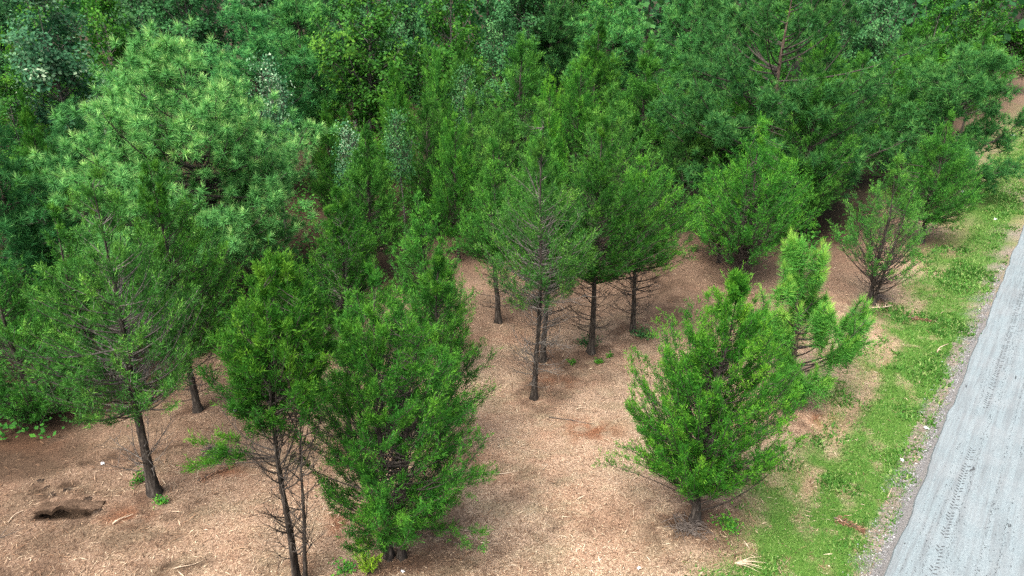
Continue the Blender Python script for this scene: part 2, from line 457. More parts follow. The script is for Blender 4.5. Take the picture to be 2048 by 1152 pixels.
# ------------------------------------------------------------------ ground cover
rng = np.random.default_rng(7)
def scatter(n, x0, x1, y0, y1):
    """uniform on screen-ish: more points near the camera"""
    u = rng.random(n)
    y = 1.0 / (1.0 / y0 + u * (1.0 / y1 - 1.0 / y0))
    x = x0 * y / y1 * 1.0 + rng.random(n) * (x1 - x0) * y / y1
    return x, y

chip_mat = plain_mat('wood_chip', [(0.0, (0.075, 0.045, 0.028)), (0.3, (0.23, 0.135, 0.08)), (0.6, (0.44, 0.328, 0.22)), (0.85, (0.62, 0.505, 0.36)), (1.0, (0.76, 0.67, 0.52))], use_attr='tint')
def build_chips(n, lo, hi, wlo, whi, seed, name, label, lift=0.012):
    r = np.random.default_rng(seed)
    y = 1.0 / (1.0 / 8.6 + r.random(n) * (1.0 / 46 - 1.0 / 8.6))
    x = (r.random(n) * 1.9 - 0.95) * (y * 0.90 + 2)
    s, q = road_sq(x, y)
    g = grass_mask(x, y); so = soil_mask(x, y); li = litter_mask(x, y); fl_ = floor_mask(x, y)
    keep = (q < -0.2) & (r.random(n) > fl_ * .85) & (r.random(n) > g * 0.93) & (r.random(n) > so * 0.75) & (r.random(n) > red_mask(x, y) * .6) & (r.random(n) > gravel_mask(x, y) * 0.9)
    x, y, so, li = x[keep], y[keep], so[keep], li[keep]; n = len(x)
    az = r.random(n) * math.pi * 2
    dz = r.normal(size=n) * 0.16
    dvec = unit(np.stack([np.cos(az), np.sin(az), dz], -1))
    L = lo + (hi - lo) * r.random(n) ** 2.6
    far = np.clip(y / 14, 1, 3)
    L = L * far ** 0.5; W = (wlo + (whi - wlo) * r.random(n) ** 2) * far ** 0.6
    side = unit(np.stack([-np.sin(az), np.cos(az), r.normal(size=n) * 0.25], -1))
    c = np.stack([x, y, gz(x, y) + lift + L * np.abs(dz) * 0.4], -1)
    bow = np.zeros_like(c); bow[:, 2] = L * r.random(n) * 0.06
    a = c - dvec * L[:, None] * 0.5; b = c + dvec * L[:, None] * 0.5
    hw = side * W[:, None] * 0.5
    v = np.stack([a, c + hw + bow, b, c - hw + bow], 1).reshape(-1, 3)
    f = np.arange(n * 4).reshape(n, 4)
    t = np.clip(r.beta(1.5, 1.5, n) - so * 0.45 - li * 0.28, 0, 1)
    o = obj(name, make_mesh(name, v, f, chip_mat, {'tint': np.repeat(t, 4)}))
    return tag(o, label, kind='stuff')
build_chips(110000, 0.03, 0.20, 0.006, 0.017, 101, 'mulch', 'fine shredded wood mulch strewn over the clearing')
build_chips(2400, 0.12, 0.36, 0.010, 0.026, 102, 'wood_splinters', 'long pale wood splinters scattered over the mulch', 0.025)

grass_mat = leaf_mat('grass_blade', (0.042, 0.125, 0.020), (0.088, 0.235, 0.036), (0.250, 0.340, 0.110), 0.3)
def build_grass(n, seed):
    r = np.random.default_rng(seed)
    smin, smax = -3.5, 75.0
    u = r.random(n)
    d0 = 11.0
    s = d0 * ((smax - smin + d0) / d0) ** u - d0 + smin
    q = -4.0 + r.random(n) * 4.0
    x, y = road_xy(s, q)
    g = grass_mask(x, y)
    tall = fbm(x * 1.3, y * 1.3, 131, 3)
    keep = r.random(n) < g * (0.62 + 0.5 * sstep(0.35, 0.6, tall))
    x, y, s, tall = x[keep], y[keep], s[keep], tall[keep]; n = len(x)
    far = np.clip((s + 14) / 14, 0.8, 5)
    h = (0.022 + 0.055 * r.random(n) ** 1.5 + 0.05 * sstep(0.55, 0.72, tall) * r.random(n)) * far ** 0.35
    w = (0.010 + 0.012 * r.random(n) + 0.02 * sstep(0.55, 0.7, tall)) * far ** 0.7
    az = r.random(n) * 2 * math.pi
    lean = r.normal(size=(n, 2)) * 0.55
    p = np.stack([x, y, gz(x, y) - 0.006], -1)
    sd = np.stack([np.cos(az), np.sin(az), 0 * az], -1) * w[:, None] * 0.5
    top = p + np.stack([lean[:, 0] * h, lean[:, 1] * h, h], -1)
    midp = p + np.stack([lean[:, 0] * h * .35, lean[:, 1] * h * .35, h * 0.55], -1)
    v = np.stack([p - sd * 1.3, p + sd * 1.3, top], 1).reshape(-1, 3)
    f = np.arange(n * 3).reshape(n, 3)
    t = np.clip(0.42 + r.normal(size=n) * 0.18 + (vnoise(x * .8, y * .8, 7) - .5) * .5 - 0.12 * sstep(0.55, 0.7, tall), 0, 1)
    t = np.where(r.random(n) < .14, .9 + .1 * r.random(n), t)
    o = obj('grass', make_mesh('grass', v, f, grass_mat, {'tint': np.repeat(np.clip(t, 0, 1), 3)}))
    return tag(o, 'strip of short bright green grass beside the road', kind='stuff')
build_grass(150000, 5)

# ------------------------------------------------------------------ trees
def bez(a, b, c, n):
    t = np.linspace(0, 1, n)[None, :, None]
    return (1 - t) ** 2 * a[:, None] + 2 * t * (1 - t) * b[:, None] + t * t * c[:, None]

def bez_at(a, b, c, t):
    t = t[..., None]
    p = (1 - t) ** 2 * a[:, None] + 2 * t * (1 - t) * b[:, None] + t * t * c[:, None]
    d = 2 * (1 - t) * (b - a)[:, None] + 2 * t * (c - b)[:, None]
    return p, unit(d)

def stem_fn(h, lean, seed, wig=0.05, power=1.4, base=(0, 0)):
    r = np.random.default_rng(seed)
    ph = r.random(4) * 6.28; am = wig * (0.5 + r.random(4))
    def S(z):
        z = np.asarray(z, float); t = np.clip(z / h, 0, 1.1)
        x = base[0] * (1 - t) + lean[0] * t ** power + (am[0] * np.sin(2.3 * z / h * 3 + ph[0]) - am[0] * math.sin(ph[0])) * t ** .5
        y = base[1] * (1 - t) + lean[1] * t ** power + (am[1] * np.sin(2.0 * z / h * 3 + ph[1]) - am[1] * math.sin(ph[1])) * t ** .5
        return np.stack([x, y, z], -1)
    return S

def trunk_mesh(S, h, r0, mat, top=0.97, flare=0.6, seed=0):
    z = np.concatenate([[-0.12], np.linspace(0, 1, 22) ** 1.15 * h * top])
    P = S(z)[None]
    rad = (r0 * (1 - np.clip(z / h, 0, 1)) ** 1.15 + 0.005) * (1 + flare * np.exp(-np.maximum(z, 0) / (r0 * 2.6)))
    v, f = tubes(P, rad[None], 10)
    ring = v.reshape(-1, 10, 3); c = ring.mean(1, keepdims=True)
    rr = np.random.default_rng(seed).normal(size=ring.shape[:2])[..., None] * 0.07
    lob = (0.12 * np.sin(np.arange(10) * 2.1 + seed))[None, :, None] * np.exp(-np.maximum(z, 0) / 0.25)[:, None, None]
    ring = c + (ring - c) * (1 + rr + lob)
    return make_mesh('trunk', ring.reshape(-1, 3), f, mat, smooth=True)

CED_PROF = [(0, .52), (.14, .92), (.28, 1.0), (.50, .72), (.70, .42), (.86, .18), (1, .02)]
def env_profile(prof, zb, h):
    zs = np.array([p[0] for p in prof]) * (h - zb) + zb; rs = np.array([p[1] for p in prof])
    return lambda z: np.interp(z, zs, rs)

def lobes(seed, amp):
    r = np.random.default_rng(seed); ph = r.random(6) * 6.28
    def f(az, zz):
        return 1 + amp * (0.55 * np.sin(2 * az + ph[0] + 3.1 * zz) + 0.5 * np.sin(3 * az + ph[1] - 5.3 * zz) + 0.45 * np.sin(5 * az + ph[2] + 9 * zz) + .3 * np.sin(14 * zz + ph[3] + az))
    return f

def crown_branches(r, S, h, R, zb, prof, nb, off, lob, zmin, elo, ehi, inner=0.25, rj=(0.72, 1.08)):
    E = env_profile(prof, zb, h)
    zc = np.linspace(zb, h, 200); w = E(zc) + 0.10; cdf = np.cumsum(w) / w.sum()
    zt = np.interp(r.random(nb), cdf, zc)
    az = np.arange(nb) * 2.39996 + r.normal(size=nb) * 0.5
    rho = E(zt) * R * lob(az, zt / h) * (rj[0] + (rj[1] - rj[0]) * r.random(nb))
    ins = r.random(nb) < inner
    rho = np.where(ins, rho * (0.25 + 0.5 * r.random(nb)), rho)
    frac = (zt - zb) / (h - zb)
    el = np.radians(elo + (ehi - elo) * frac + r.normal(size=nb) * 7)
    zs = np.clip(zt - rho * np.tan(el), zmin + r.random(nb) * 0.25, h * 0.97)
    zs = np.minimum(zs, zt + 0.1)
    a = S(zs)
    o = np.array([off[0], off[1], 0])[None] * sstep(0, .4, frac)[:, None] * (1 - sstep(.6, 1, frac))[:, None]
    tip = S(zt) + o + np.stack([np.cos(az) * rho, np.sin(az) * rho, 0 * az], -1)
    ctrl = a + (tip - a) * np.array([0.6, 0.6, 0.30])[None] + r.normal(size=(nb, 3)) * 0.04
    return a, ctrl, tip, frac, rho

def cedar_parts(seed, h, R, zb, lean=(0, 0), off=(0, 0), prof=CED_PROF, nb=130, tw=11, sl=26, u0=0.35, elo=28, ehi=62,
                zmin=None, bare=0, bare_top=None, r0=None, leaf='ced', fl=1.0, lobe=0.22, stems=1, spread=0.15, bark='bark_limb', power=1.4, lw=1.0,
                inner=0.25, rj=(0.78, 1.12), limb_r=1.0, tlen=1.0, twigs=True, bel=(14, 34), extra=()):
    r = np.random.default_rng(seed)
    nb = int(nb * 1.8); tw = int(tw * 1.15); sl = int(sl * 1.15); zmin = zb * 0.85 if zmin is None else zmin
    r0 = r0 or 0.011 * h + 0.015
    Ss = []
    for k in range(stems):
        a = 6.28 * k / max(stems, 1) + seed
        b = (math.cos(a) * spread, math.sin(a) * spread * 0.6) if stems > 1 else (0, 0)
        t = (lean[0] + (math.cos(a) * R * 0.25 if stems > 1 else 0), lean[1] + (math.sin(a) * R * 0.25 if stems > 1 else 0))
        Ss.append(stem_fn(h * (1 - 0.16 * k), t, seed + k, 0.06, power, b))
    S = Ss[0]
    out = {'trunk': [trunk_mesh(s, h * (1 - 0.16 * k), r0 * (1 - .12 * k), M['bark_ced'], seed=seed + k) for k, s in enumerate(Ss)]}
    A, C, T, frac, rho = crown_branches(r, S, h, R, zb, prof, nb, off, lobes(seed, lobe), zmin, elo, ehi, inner, rj)
    if stems > 1:
        pick = r.integers(0, stems, len(A))
        for k in range(1, stems):
            m = pick == k
            A[m] = Ss[k](A[m][:, 2])
    for (z0, ex, ey, ez, cnt) in extra:               # single boughs that stick out of the crown
        tipx = np.array([ex, ey, ez]) + r.normal(size=(cnt, 3)) * np.array([.16, .16, .12])
        a_ = S(np.full(cnt, z0) + r.random(cnt) * .1)
        A = np.concatenate([A, a_]); T = np.concatenate([T, tipx]); C = np.concatenate([C, a_ + (tipx - a_) * np.array([.6, .6, .75])])
        frac = np.concatenate([frac, np.full(cnt, .3)]); rho = np.concatenate([rho, np.full(cnt, 1.0)])
    nb = len(A)
    # limbs
    br = (0.006 + 0.009 * np.clip(rho / 1.2, 0.2, 1.6)) * limb_r
    P = bez(A, C, T, 7)
    rad = br[:, None] * np.linspace(1, 0.22, 7)[None]
    parts = [tubes(P, rad, 4)]
    # twigs
    u = u0 + (1 - u0) * r.random((nb, tw)) ** 0.75
    p, d = bez_at(A, C, T, u)
    p = p.reshape(-1, 3); d = d.reshape(-1, 3); uf = u.reshape(-1)
    td = unit(d * 0.95 + np.array([0, 0, 0.28]) + r.normal(size=p.shape) * 0.42)
    tl = (0.12 + 0.28 * r.random(len(p))) * (1.15 - 0.45 * uf) * fl * tlen * np.clip(np.repeat(rho, tw) / 0.55, .38, 1)
    te = p + td * tl[:, None]
    if twigs: parts.append(tubes(np.stack([p, te], 1)[::3], np.stack([np.full(len(p), 0.006), np.full(len(p), 0.002)], 1)[::3], 3))
    # bare lower branches with forked twigs
    if bare:
        zt_ = bare_top or zb
        zs = zt_ * (0.18 + 0.85 * r.random(bare)); az = r.random(bare) * 6.283
        L = R * (0.45 + 0.65 * r.random(bare)) * np.clip(0.45 + zs / zt_ * 0.6, 0.3, 1)
        el = np.radians(bel[0] + (bel[1] - bel[0]) * r.random(bare)); L = L * np.cos(el) / .9
        a = S(zs)
        if stems > 1:
            pick = r.integers(0, stems, bare)
            for k in range(1, stems): a[pick == k] = Ss[k](zs[pick == k])
        hd = np.stack([np.cos(az), np.sin(az), 0 * az], -1)
        tip = a + hd * L[:, None] + np.array([0, 0, 1.0]) * (L * np.tan(el))[:, None]
        ct = a + hd * (L * .6)[:, None] + np.array([0, 0, 1.0]) * (L * np.tan(el) * 0.22)[:, None] + r.normal(size=a.shape) * 0.06
        parts.append(tubes(bez(a, ct, tip, 7), 0.014 * np.linspace(1, .25, 7)[None] * (0.6 + 0.7 * r.random((bare, 1))), 4))
        u2 = 0.25 + 0.75 * r.random((bare, 7))
        pp, dd = bez_at(a, ct, tip, u2); pp = pp.reshape(-1, 3); dd = dd.reshape(-1, 3)
        t2 = unit(dd * 0.8 + r.normal(size=pp.shape) * 0.5)
        l2 = 0.15 + 0.4 * r.random(len(pp))
        mid2 = pp + t2 * (l2 * .5)[:, None] + r.normal(size=pp.shape) * .02
        parts.append(tubes(np.stack([pp, mid2, pp + t2 * l2[:, None] + np.array([0, 0, .05])], 1), np.tile([0.006, .004, .002], (len(pp), 1)), 3))
    v, f = join(parts)
    out['limbs'] = make_mesh('limbs', v, f, M[bark])
    # foliage sprays
    n = len(p) * sl
    vv = r.random((len(p), sl))
    q = p[:, None] + td[:, None] * (tl[:, None] * vv)[..., None] + r.normal(size=(len(p), sl, 3)) * 0.022 * fl
    sd = unit(td[:, None] * 0.85 + np.array([0, 0, .15]) + r.normal(size=(len(p), sl, 3)) * 0.44)
    Ls = (0.05 + 0.085 * r.random((len(p), sl))) * fl
    Ws = (0.009 + 0.008 * r.random((len(p), sl))) * fl * lw
    clump = r.normal(size=nb)
    tint = 0.36 + 0.13 * np.repeat(clump, tw)[:, None] + 0.28 * (vv - 0.4) + 0.20 * (uf[:, None] - 0.6) + 0.14 * np.repeat(frac, tw)[:, None] + r.normal(size=(len(p), sl)) * 0.06  # tips pale as new growth; inner sprays darkened, crown shading put into tint
    # upright feathery shoots that break the outline
    ns = int(nb * 0.42); per = 26
    pick = r.permutation(nb)[:ns]
    tipv = T[pick]; outw = tipv - S(tipv[:, 2]); outw[:, 2] = 0
    sdir = unit(unit(outw) * .45 + np.array([0, 0, .8]) + r.normal(size=(ns, 3)) * .28)
    slen = (.16 + .26 * r.random(ns)) * fl
    tipv = np.concatenate([tipv, S(np.array([h * .93, h * .97]))]); sdir = np.concatenate([sdir, unit(np.array([[.08, 0, 1.0], [.1, -.1, 1.0]]))]); slen = np.concatenate([slen, [.5, .45]]); ns += 2
    w_ = r.random((ns, per))
    q2 = tipv[:, None] - sdir[:, None] * .05 + sdir[:, None] * (slen[:, None] * w_)[..., None] + r.normal(size=(ns, per, 3)) * .012
    d2 = unit(sdir[:, None] + r.normal(size=(ns, per, 3)) * (.42 - .25 * w_)[..., None])
    L2 = (.06 + .07 * r.random((ns, per))) * fl * (1.1 - .4 * w_); W2 = (.009 + .007 * r.random((ns, per))) * fl
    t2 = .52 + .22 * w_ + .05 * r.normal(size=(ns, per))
    q = np.concatenate([q.reshape(-1, 3), q2.reshape(-1, 3)]); sd = np.concatenate([sd.reshape(-1, 3), d2.reshape(-1, 3)])
    Ls = np.concatenate([Ls.ravel(), L2.ravel()]); Ws = np.concatenate([Ws.ravel(), W2.ravel()]); tint = np.concatenate([tint.ravel(), t2.ravel()])
    v, f = slivers(q, sd, Ls, Ws, r)
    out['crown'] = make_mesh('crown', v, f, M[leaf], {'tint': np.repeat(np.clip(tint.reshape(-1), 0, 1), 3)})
    return out

PINE_PROF = [(0, .45), (.15, .85), (.35, 1.0), (.6, .85), (.8, .58), (.93, .30), (1, .06)]
def pine_parts(seed, h, R, zb, lean=(0, 0), off=(0, 0), prof=PINE_PROF, nb=90, sub=8, tufts=3, nd=34, nl=0.20, nw=0.016, leaf='pin',
               zmin=None, r0=None, elo=5, ehi=45, lobe=0.22, shoot=0.12, stems=1, u0=0.35, bare=0, inner=.3, up=0.75, tsp=.16):
    r = np.random.default_rng(seed)
    zmin = zb * 0.7 if zmin is None else zmin
    r0 = r0 or 0.016 * h + 0.03
    S = stem_fn(h, lean, seed, 0.08)
    Ss = [S] + [stem_fn(h * .9, (lean[0] + R * .35 * (-1) ** k, lean[1] + .3), seed + k, .1, 1.0) for k in range(1, stems)]
    out = {'trunk': [trunk_mesh(s, h * (1 - .1 * k), r0 * (1 - .2 * k), M['bark_pine'], top=0.96, seed=seed + k) for k, s in enumerate(Ss)]}
    A, C, T, frac, rho = crown_branches(r, S, h, R, zb, prof, nb, off, lobes(seed, lobe), zmin, elo, ehi, inner)
    C = A + (T - A) * np.array([.6, .6, .15]) + r.normal(size=A.shape) * .08
    br = 0.014 + 0.016 * np.clip(rho / 1.5, 0.2, 2)
    parts = [tubes(bez(A, C, T, 8), br[:, None] * np.linspace(1, .3, 8)[None], 5)]
    if bare:
        zs = zb * (0.35 + 0.9 * r.random(bare)); az = r.random(bare) * 6.283; L = R * (.4 + .5 * r.random(bare))
        a = S(zs); hd = np.stack([np.cos(az), np.sin(az), 0 * az], -1)
        tip = a + hd * L[:, None] + np.array([0, 0, .35]) * L[:, None] * r.normal(size=(bare, 1))
        ct = (a + tip) / 2 + r.normal(size=a.shape) * .25
        parts.append(tubes(bez(a, ct, tip, 8), .025 * np.linspace(1, .25, 8)[None] * np.ones((bare, 1)), 5))
        u2 = .3 + .7 * r.random((bare, 6)); pp, dd = bez_at(a, ct, tip, u2); pp = pp.reshape(-1, 3); dd = dd.reshape(-1, 3)
        t2 = unit(dd * .7 + r.normal(size=pp.shape) * .6); l2 = .3 + .6 * r.random(len(pp))
        parts.append(tubes(np.stack([pp, pp + t2 * l2[:, None]], 1), np.tile([.012, .004], (len(pp), 1)), 4))
    u = u0 + (1 - u0) * r.random((nb, sub)) ** 0.7
    u[:, 0] = 1.0
    p, d = bez_at(A, C, T, u); p = p.reshape(-1, 3); d = d.reshape(-1, 3); uf = u.reshape(-1)
    hd = d.copy(); hd[:, 2] = 0; hd = unit(hd)
    td = unit(d * 0.55 + np.array([0, 0, 0.45]) + r.normal(size=p.shape) * 0.5)
    tl = (0.20 + 0.42 * r.random(len(p))) * (1.1 - 0.5 * uf) * (nl / .2)
    te = p + td * tl[:, None]
    parts.append(tubes(np.stack([p, (p + te) / 2 - np.array([0, 0, .02]), te], 1), np.tile([0.010, .008, .006], (len(p), 1)), 3))
    v, f = join(parts)
    out['limbs'] = make_mesh('limbs', v, f, M['bark_limb'])
    # tufts
    k = len(p)
    tp = te[:, None] + r.normal(size=(k, tufts, 3)) * np.array([tsp, tsp, tsp * .7]) * (nl / .2)
    tp[:, 0] = te
    ax = unit(td[:, None] * 0.6 + hd[:, None] * .15 + np.array([0, 0, up]) + r.normal(size=(k, tufts, 3)) * 0.33)
    tp = tp.reshape(-1, 3); ax = ax.reshape(-1, 3); nt_ = len(tp)
    th = np.radians(5 + 100 * r.random((nt_, nd)) ** 0.75); ph = r.random((nt_, nd)) * 6.283
    e1 = unit(np.cross(ax, r.normal(size=ax.shape))); e2 = np.cross(ax, e1)
    nd_dir = ax[:, None] * np.cos(th)[..., None] + (e1[:, None] * np.cos(ph)[..., None] + e2[:, None] * np.sin(ph)[..., None]) * np.sin(th)[..., None]
    base = tp[:, None] - ax[:, None] * (shoot * th / 1.6 * (0.5 + r.random((nt_, nd))))[..., None]
    L = nl * (0.75 + 0.35 * r.random((nt_, nd)))
    tipn = base + nd_dir * L[..., None]; tipn[..., 2] -= L * 0.10 * np.sin(th)
    sdn = unit(np.cross(nd_dir, r.normal(size=nd_dir.shape))) * (nw * 0.5)
    m0 = base + nd_dir * (L * .5)[..., None]
    v = np.stack([base + sdn, tipn, base - sdn], 2).reshape(-1, 3)
    f = np.arange(len(v)).reshape(-1, 3)
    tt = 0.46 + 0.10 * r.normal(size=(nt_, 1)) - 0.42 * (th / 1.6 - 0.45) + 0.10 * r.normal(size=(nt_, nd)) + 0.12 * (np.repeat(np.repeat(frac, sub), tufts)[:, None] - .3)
    t4 = np.stack([tt - .08, tt + .16, tt - .08], 2).reshape(-1)  # dark bases and pale tips paint shade inside each tuft
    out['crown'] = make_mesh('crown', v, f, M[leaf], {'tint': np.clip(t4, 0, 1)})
    return out

DEC_PROF = [(0, .55), (.2, .9), (.45, 1.0), (.7, .8), (.88, .5), (1, .12)]
def dec_parts(seed, h, R, zb, lean=(0, 0), off=(0, 0), prof=DEC_PROF, nb=80, tw=10, lv=22, ll=0.12, leaf='dec', zmin=None, r0=None, lobe=0.3, bark='bark_grey', elo=15, ehi=60, spread=.16, white=0.0):
    r = np.random.default_rng(seed)
    zmin = zb * 0.6 if zmin is None else zmin
    r0 = r0 or 0.012 * h + 0.02
    S = stem_fn(h, lean, seed, 0.12)
    out = {'trunk': [trunk_mesh(S, h, r0, M[bark], seed=seed)]}
    A, C, T, frac, rho = crown_branches(r, S, h, R, zb, prof, nb, off, lobes(seed, lobe), zmin, elo, ehi, .3, (.65, 1.1))
    parts = [tubes(bez(A, C, T, 7), (0.012 + .012 * rho)[:, None] * np.linspace(1, .25, 7)[None], 4)]
    u = .35 + .65 * r.random((nb, tw)) ** .7
    p, d = bez_at(A, C, T, u); p = p.reshape(-1, 3); d = d.reshape(-1, 3)
    td = unit(d * .5 + np.array([0, 0, .25]) + r.normal(size=p.shape) * .6)
    tl = .2 + .35 * r.random(len(p)); te = p + td * tl[:, None]
    parts.append(tubes(np.stack([p, te], 1), np.tile([.008, .003], (len(p), 1)), 3))
    v, f = join(parts)
    out['limbs'] = make_mesh('limbs', v, f, M[bark])
    k = len(p)
    q = te[:, None] + r.normal(size=(k, lv, 3)) * np.array([spread, spread, spread * .7])
    n = k * lv; q = q.reshape(-1, 3)
    nrm = unit(np.repeat(te - S(te[:, 2]), lv, 0) * .35 + np.array([0, 0, .75]) + r.normal(size=(n, 3)) * .45)
    ld = unit(np.cross(nrm, r.normal(size=(n, 3)))); sd = np.cross(nrm, ld)
    L = ll * (.65 + .6 * r.random(n)); W = L * (.62 + .2 * r.random(n))
    a = q; c = q + ld * L[:, None] - np.array([0, 0, .12]) * L[:, None]
    m0 = q + ld * (L * .45)[:, None]
    v = np.stack([a, m0 + sd * W[:, None] * .5, c, m0 - sd * W[:, None] * .5], 1).reshape(-1, 3)
    cl = r.normal(size=nb)
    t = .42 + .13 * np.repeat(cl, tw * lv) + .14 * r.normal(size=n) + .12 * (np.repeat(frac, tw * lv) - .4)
    if white:
        t = np.minimum(t, .62)
        wcl = np.repeat(r.random(k) < white, lv) & (np.repeat(np.repeat(frac, tw), lv) > .35)
        t = np.where(wcl & (r.random(n) < .8), .8 + .2 * r.random(n), t)
    out['crown'] = make_mesh('crown', v, np.arange(n * 4).reshape(n, 4), M[leaf], {'tint': np.repeat(np.clip(t, 0, 1), 4)})
    return out

def tree(name, parts, x, y, label, group, rz=0.0, sc=(1, 1, 1), cat='tree', leaf=None):
    e = empty(name, (x, y, float(gz(x, y)) - 0.02), rz)
    e.scale = sc
    for me in parts['trunk']: obj('trunk', me, e)
    obj('limbs', parts['limbs'], e)
    c = obj('crown', parts['crown'], e)
    if leaf:
        c.material_slots[0].link = 'OBJECT'; c.material_slots[0].material = M[leaf]
    return tag(e, label, cat, group)

G1 = 'red cedars standing in the mulched clearing'
G2 = 'red cedars further back in the wood'
G3 = 'pines of the wood'
G4 = 'broadleaf trees of the wood'
def cedar(name, x, y, label, group=G1, **k):
    return tree(name, cedar_parts(**k), x, y, label, group)

# ---- nearest cedars, each with its own shape
cedar('red_cedar', -7.48, 11.84, 'sparse cedar with long bare leaning trunk beside the dark slot in the mulch',
      seed=1, h=6.9, R=1.52, zb=2.3, lean=(0.34, 0), nb=130, tw=8, sl=20, u0=0.5, elo=22, ehi=58, bare=28, bare_top=2.6, bel=(25, 50), r0=0.10,
      leaf='ced_grey', bark='bark_grey', lobe=0.25, limb_r=1.2, prof=[(0, .62), (.14, .95), (.30, 1), (.5, .82), (.7, .5), (.84, .26), (.93, .16), (1, .04)])
cedar('red_cedar', -3.80, 9.48, 'slender three-stemmed cedar with bright leafy top and bare lower twigs',
      fl=.88, extra=[(2.7, -.95, -.2, 3.0, 7)], seed=2, h=6.35, R=.97, zb=3.85, lean=(0.35, 0), off=(0.1, 0), nb=110, tw=11, sl=29, u0=0.35, elo=30, ehi=65, bare=60, bare_top=3.2, bel=(42, 64), r0=0.05,
      leaf='ced_bright', stems=3, spread=0.11, zmin=2.0, prof=[(0, .6), (.18, .95), (.36, 1), (.58, .78), (.78, .48), (.92, .2), (1, .04)])
cedar('red_cedar', -2.19, 10.11, 'big bushy cedar with low branches, just left of the pale mulch path',
      extra=[(1.2, 1.85, -.2, 2.1, 3), (.7, 1.5, -.4, 1.0, 4)], fl=.88, seed=3, h=5.85, R=1.45, zb=0.65, lean=(0.39, 0), off=(0.42, 0), nb=195, tw=10, sl=27, u0=0.42, elo=25, ehi=62, r0=0.07, zmin=0.3,
      leaf='ced', stems=2, spread=0.12, lobe=0.28, prof=[(0, .42), (.15, .80), (.36, 1), (.56, .84), (.75, .58), (.90, .28), (1, .05)])
cedar('red_cedar', -1.70, 13.34, 'pointed cedar rising directly behind the big bushy one',
      seed=4, h=5.2, R=1.0, zb=0.8, lean=(0.25, 0), nb=120, tw=8, sl=19, leaf='ced')
cedar('red_cedar', -3.77, 13.47, 'short dark cedar half hidden between the three-stemmed and the bushy cedar',
      seed=5, h=3.9, R=0.95, zb=1.0, lean=(0.35, 0), nb=80, tw=8, sl=19, leaf='ced_dark', bare=10)
cedar('red_cedar', -4.60, 17.47, 'neat conical green cedar with grey bare twigs under its crown',
      seed=6, h=5.05, R=1.12, zb=1.35, lean=(0.15, 0), nb=125, tw=8, sl=22, leaf='ced', bare=26, bark='bark_grey', prof=[(0, .5), (.18, .95), (.36, 1), (.56, .72), (.75, .4), (.9, .16), (1, .03)])
cedar('red_cedar', -2.30, 16.78, 'broad dark cedar behind the pointed one',
      seed=7, h=5.15, R=1.22, zb=0.9, nb=125, tw=8, sl=19, leaf='ced_dark', bare=12)
cedar('red_cedar', -0.42, 19.78, 'cedar with a thin straight trunk at the far edge of the open mulch',
      seed=8, h=5.7, R=1.1, zb=2.2, lean=(-0.1, 0), nb=105, tw=8, sl=21, leaf='ced_dark', bare=22, r0=0.085)
cedar('red_cedar', 0.57, 15.58, 'tall thin cedar with drooping bent leader in the middle of the clearing',
      extra=[(6.9, -.25, -.1, 6.9, 4), (5.2, -.3, -.1, 6.1, 4)], seed=9, h=7.5, R=1.22, zb=2.9, lean=(0.12, 0), nb=105, tw=7, sl=18, u0=0.45, leaf='ced_grey', bare=60, bare_top=3.3, r0=0.07, bark='bark_grey',
      prof=[(0, .55), (.18, .95), (.32, 1), (.48, .78), (.60, .45), (.68, .20), (.88, .17), (1, .10)], limb_r=.9)
cedar('red_cedar', 0.86, 17.41, 'cedar on a dark trunk right behind the thin one with bent leader',
      seed=10, h=5.8, R=0.98, zb=2.4, lean=(0.2, 0), nb=85, tw=8, sl=19, leaf='ced', bare=30, bare_top=2.4)
cedar('red_cedar', 2.27, 17.87, 'full bright cedar with dark trunk, second upright right of the thin one',
      seed=11, h=6.65, R=1.4, zb=2.5, lean=(0.0, 0), off=(0.25, 0), nb=135, tw=9, sl=22, leaf='ced', bare=40, bare_top=2.2)
cedar('red_cedar', 3.67, 19.24, 'round-topped cedar with a skirt of drooping bare twigs',
      seed=12, h=5.35, R=1.3, zb=2.35, lean=(0.0, 0), off=(0.35, 0), nb=115, tw=9, sl=21, leaf='ced', bare=70, bare_top=2.2, prof=[(0, .6), (.2, .95), (.45, 1), (.65, .85), (.82, .58), (.94, .3), (1, .06)])
cedar('red_cedar', 3.6, 24.09, 'soft green cedar peeking over the two cedars in the clearing middle',
      seed=13, h=6.7, R=1.85, zb=1.9, lean=(-0.3, 0), nb=120, tw=8, sl=19, twigs=False, fl=1.15, leaf='ced_grey')
cedar('red_cedar', 7.86, 22.63, 'wide spreading cedar with many low bare stems behind the young pine',
      seed=14, h=5.65, R=2.0, zb=1.7, lean=(0.15, 0), off=(0.1, 0), nb=150, tw=9, sl=21, fl=1.15, twigs=False, leaf='ced', bare=70, bare_top=1.5, bel=(40, 66), stems=3, spread=0.2, zmin=0.35)
cedar('red_cedar', 7.75, 24.72, 'small low cedar leaning out left of the wide spreading cedar',
      seed=15, h=3.9, R=1.25, zb=1.0, lean=(-0.6, 0), nb=85, tw=8, sl=19, fl=1.1, leaf='ced_dark', bare=30, bare_top=1.4, zmin=.4)
cedar('red_cedar', 11.83, 21.16, 'airy roadside cedar with forked dark base and see-through crown',
      seed=16, h=5.05, R=1.5, zb=1.5, lean=(0.1, 0), nb=72, tw=8, sl=18, u0=.55, leaf='ced_grey', bare=60, bare_top=1.7, bel=(35, 60), stems=3, spread=.10, r0=.055, zmin=.4, elo=38, lobe=.28)
cedar('red_cedar', 16.41, 26.81, 'dense dark roadside cedar just in front of the roadside pine',
      seed=17, h=5.15, R=1.65, zb=1.05, lean=(-0.1, 0), nb=120, tw=9, sl=20, fl=1.25, twigs=False, leaf='ced_dark', bare=10, r0=.1)
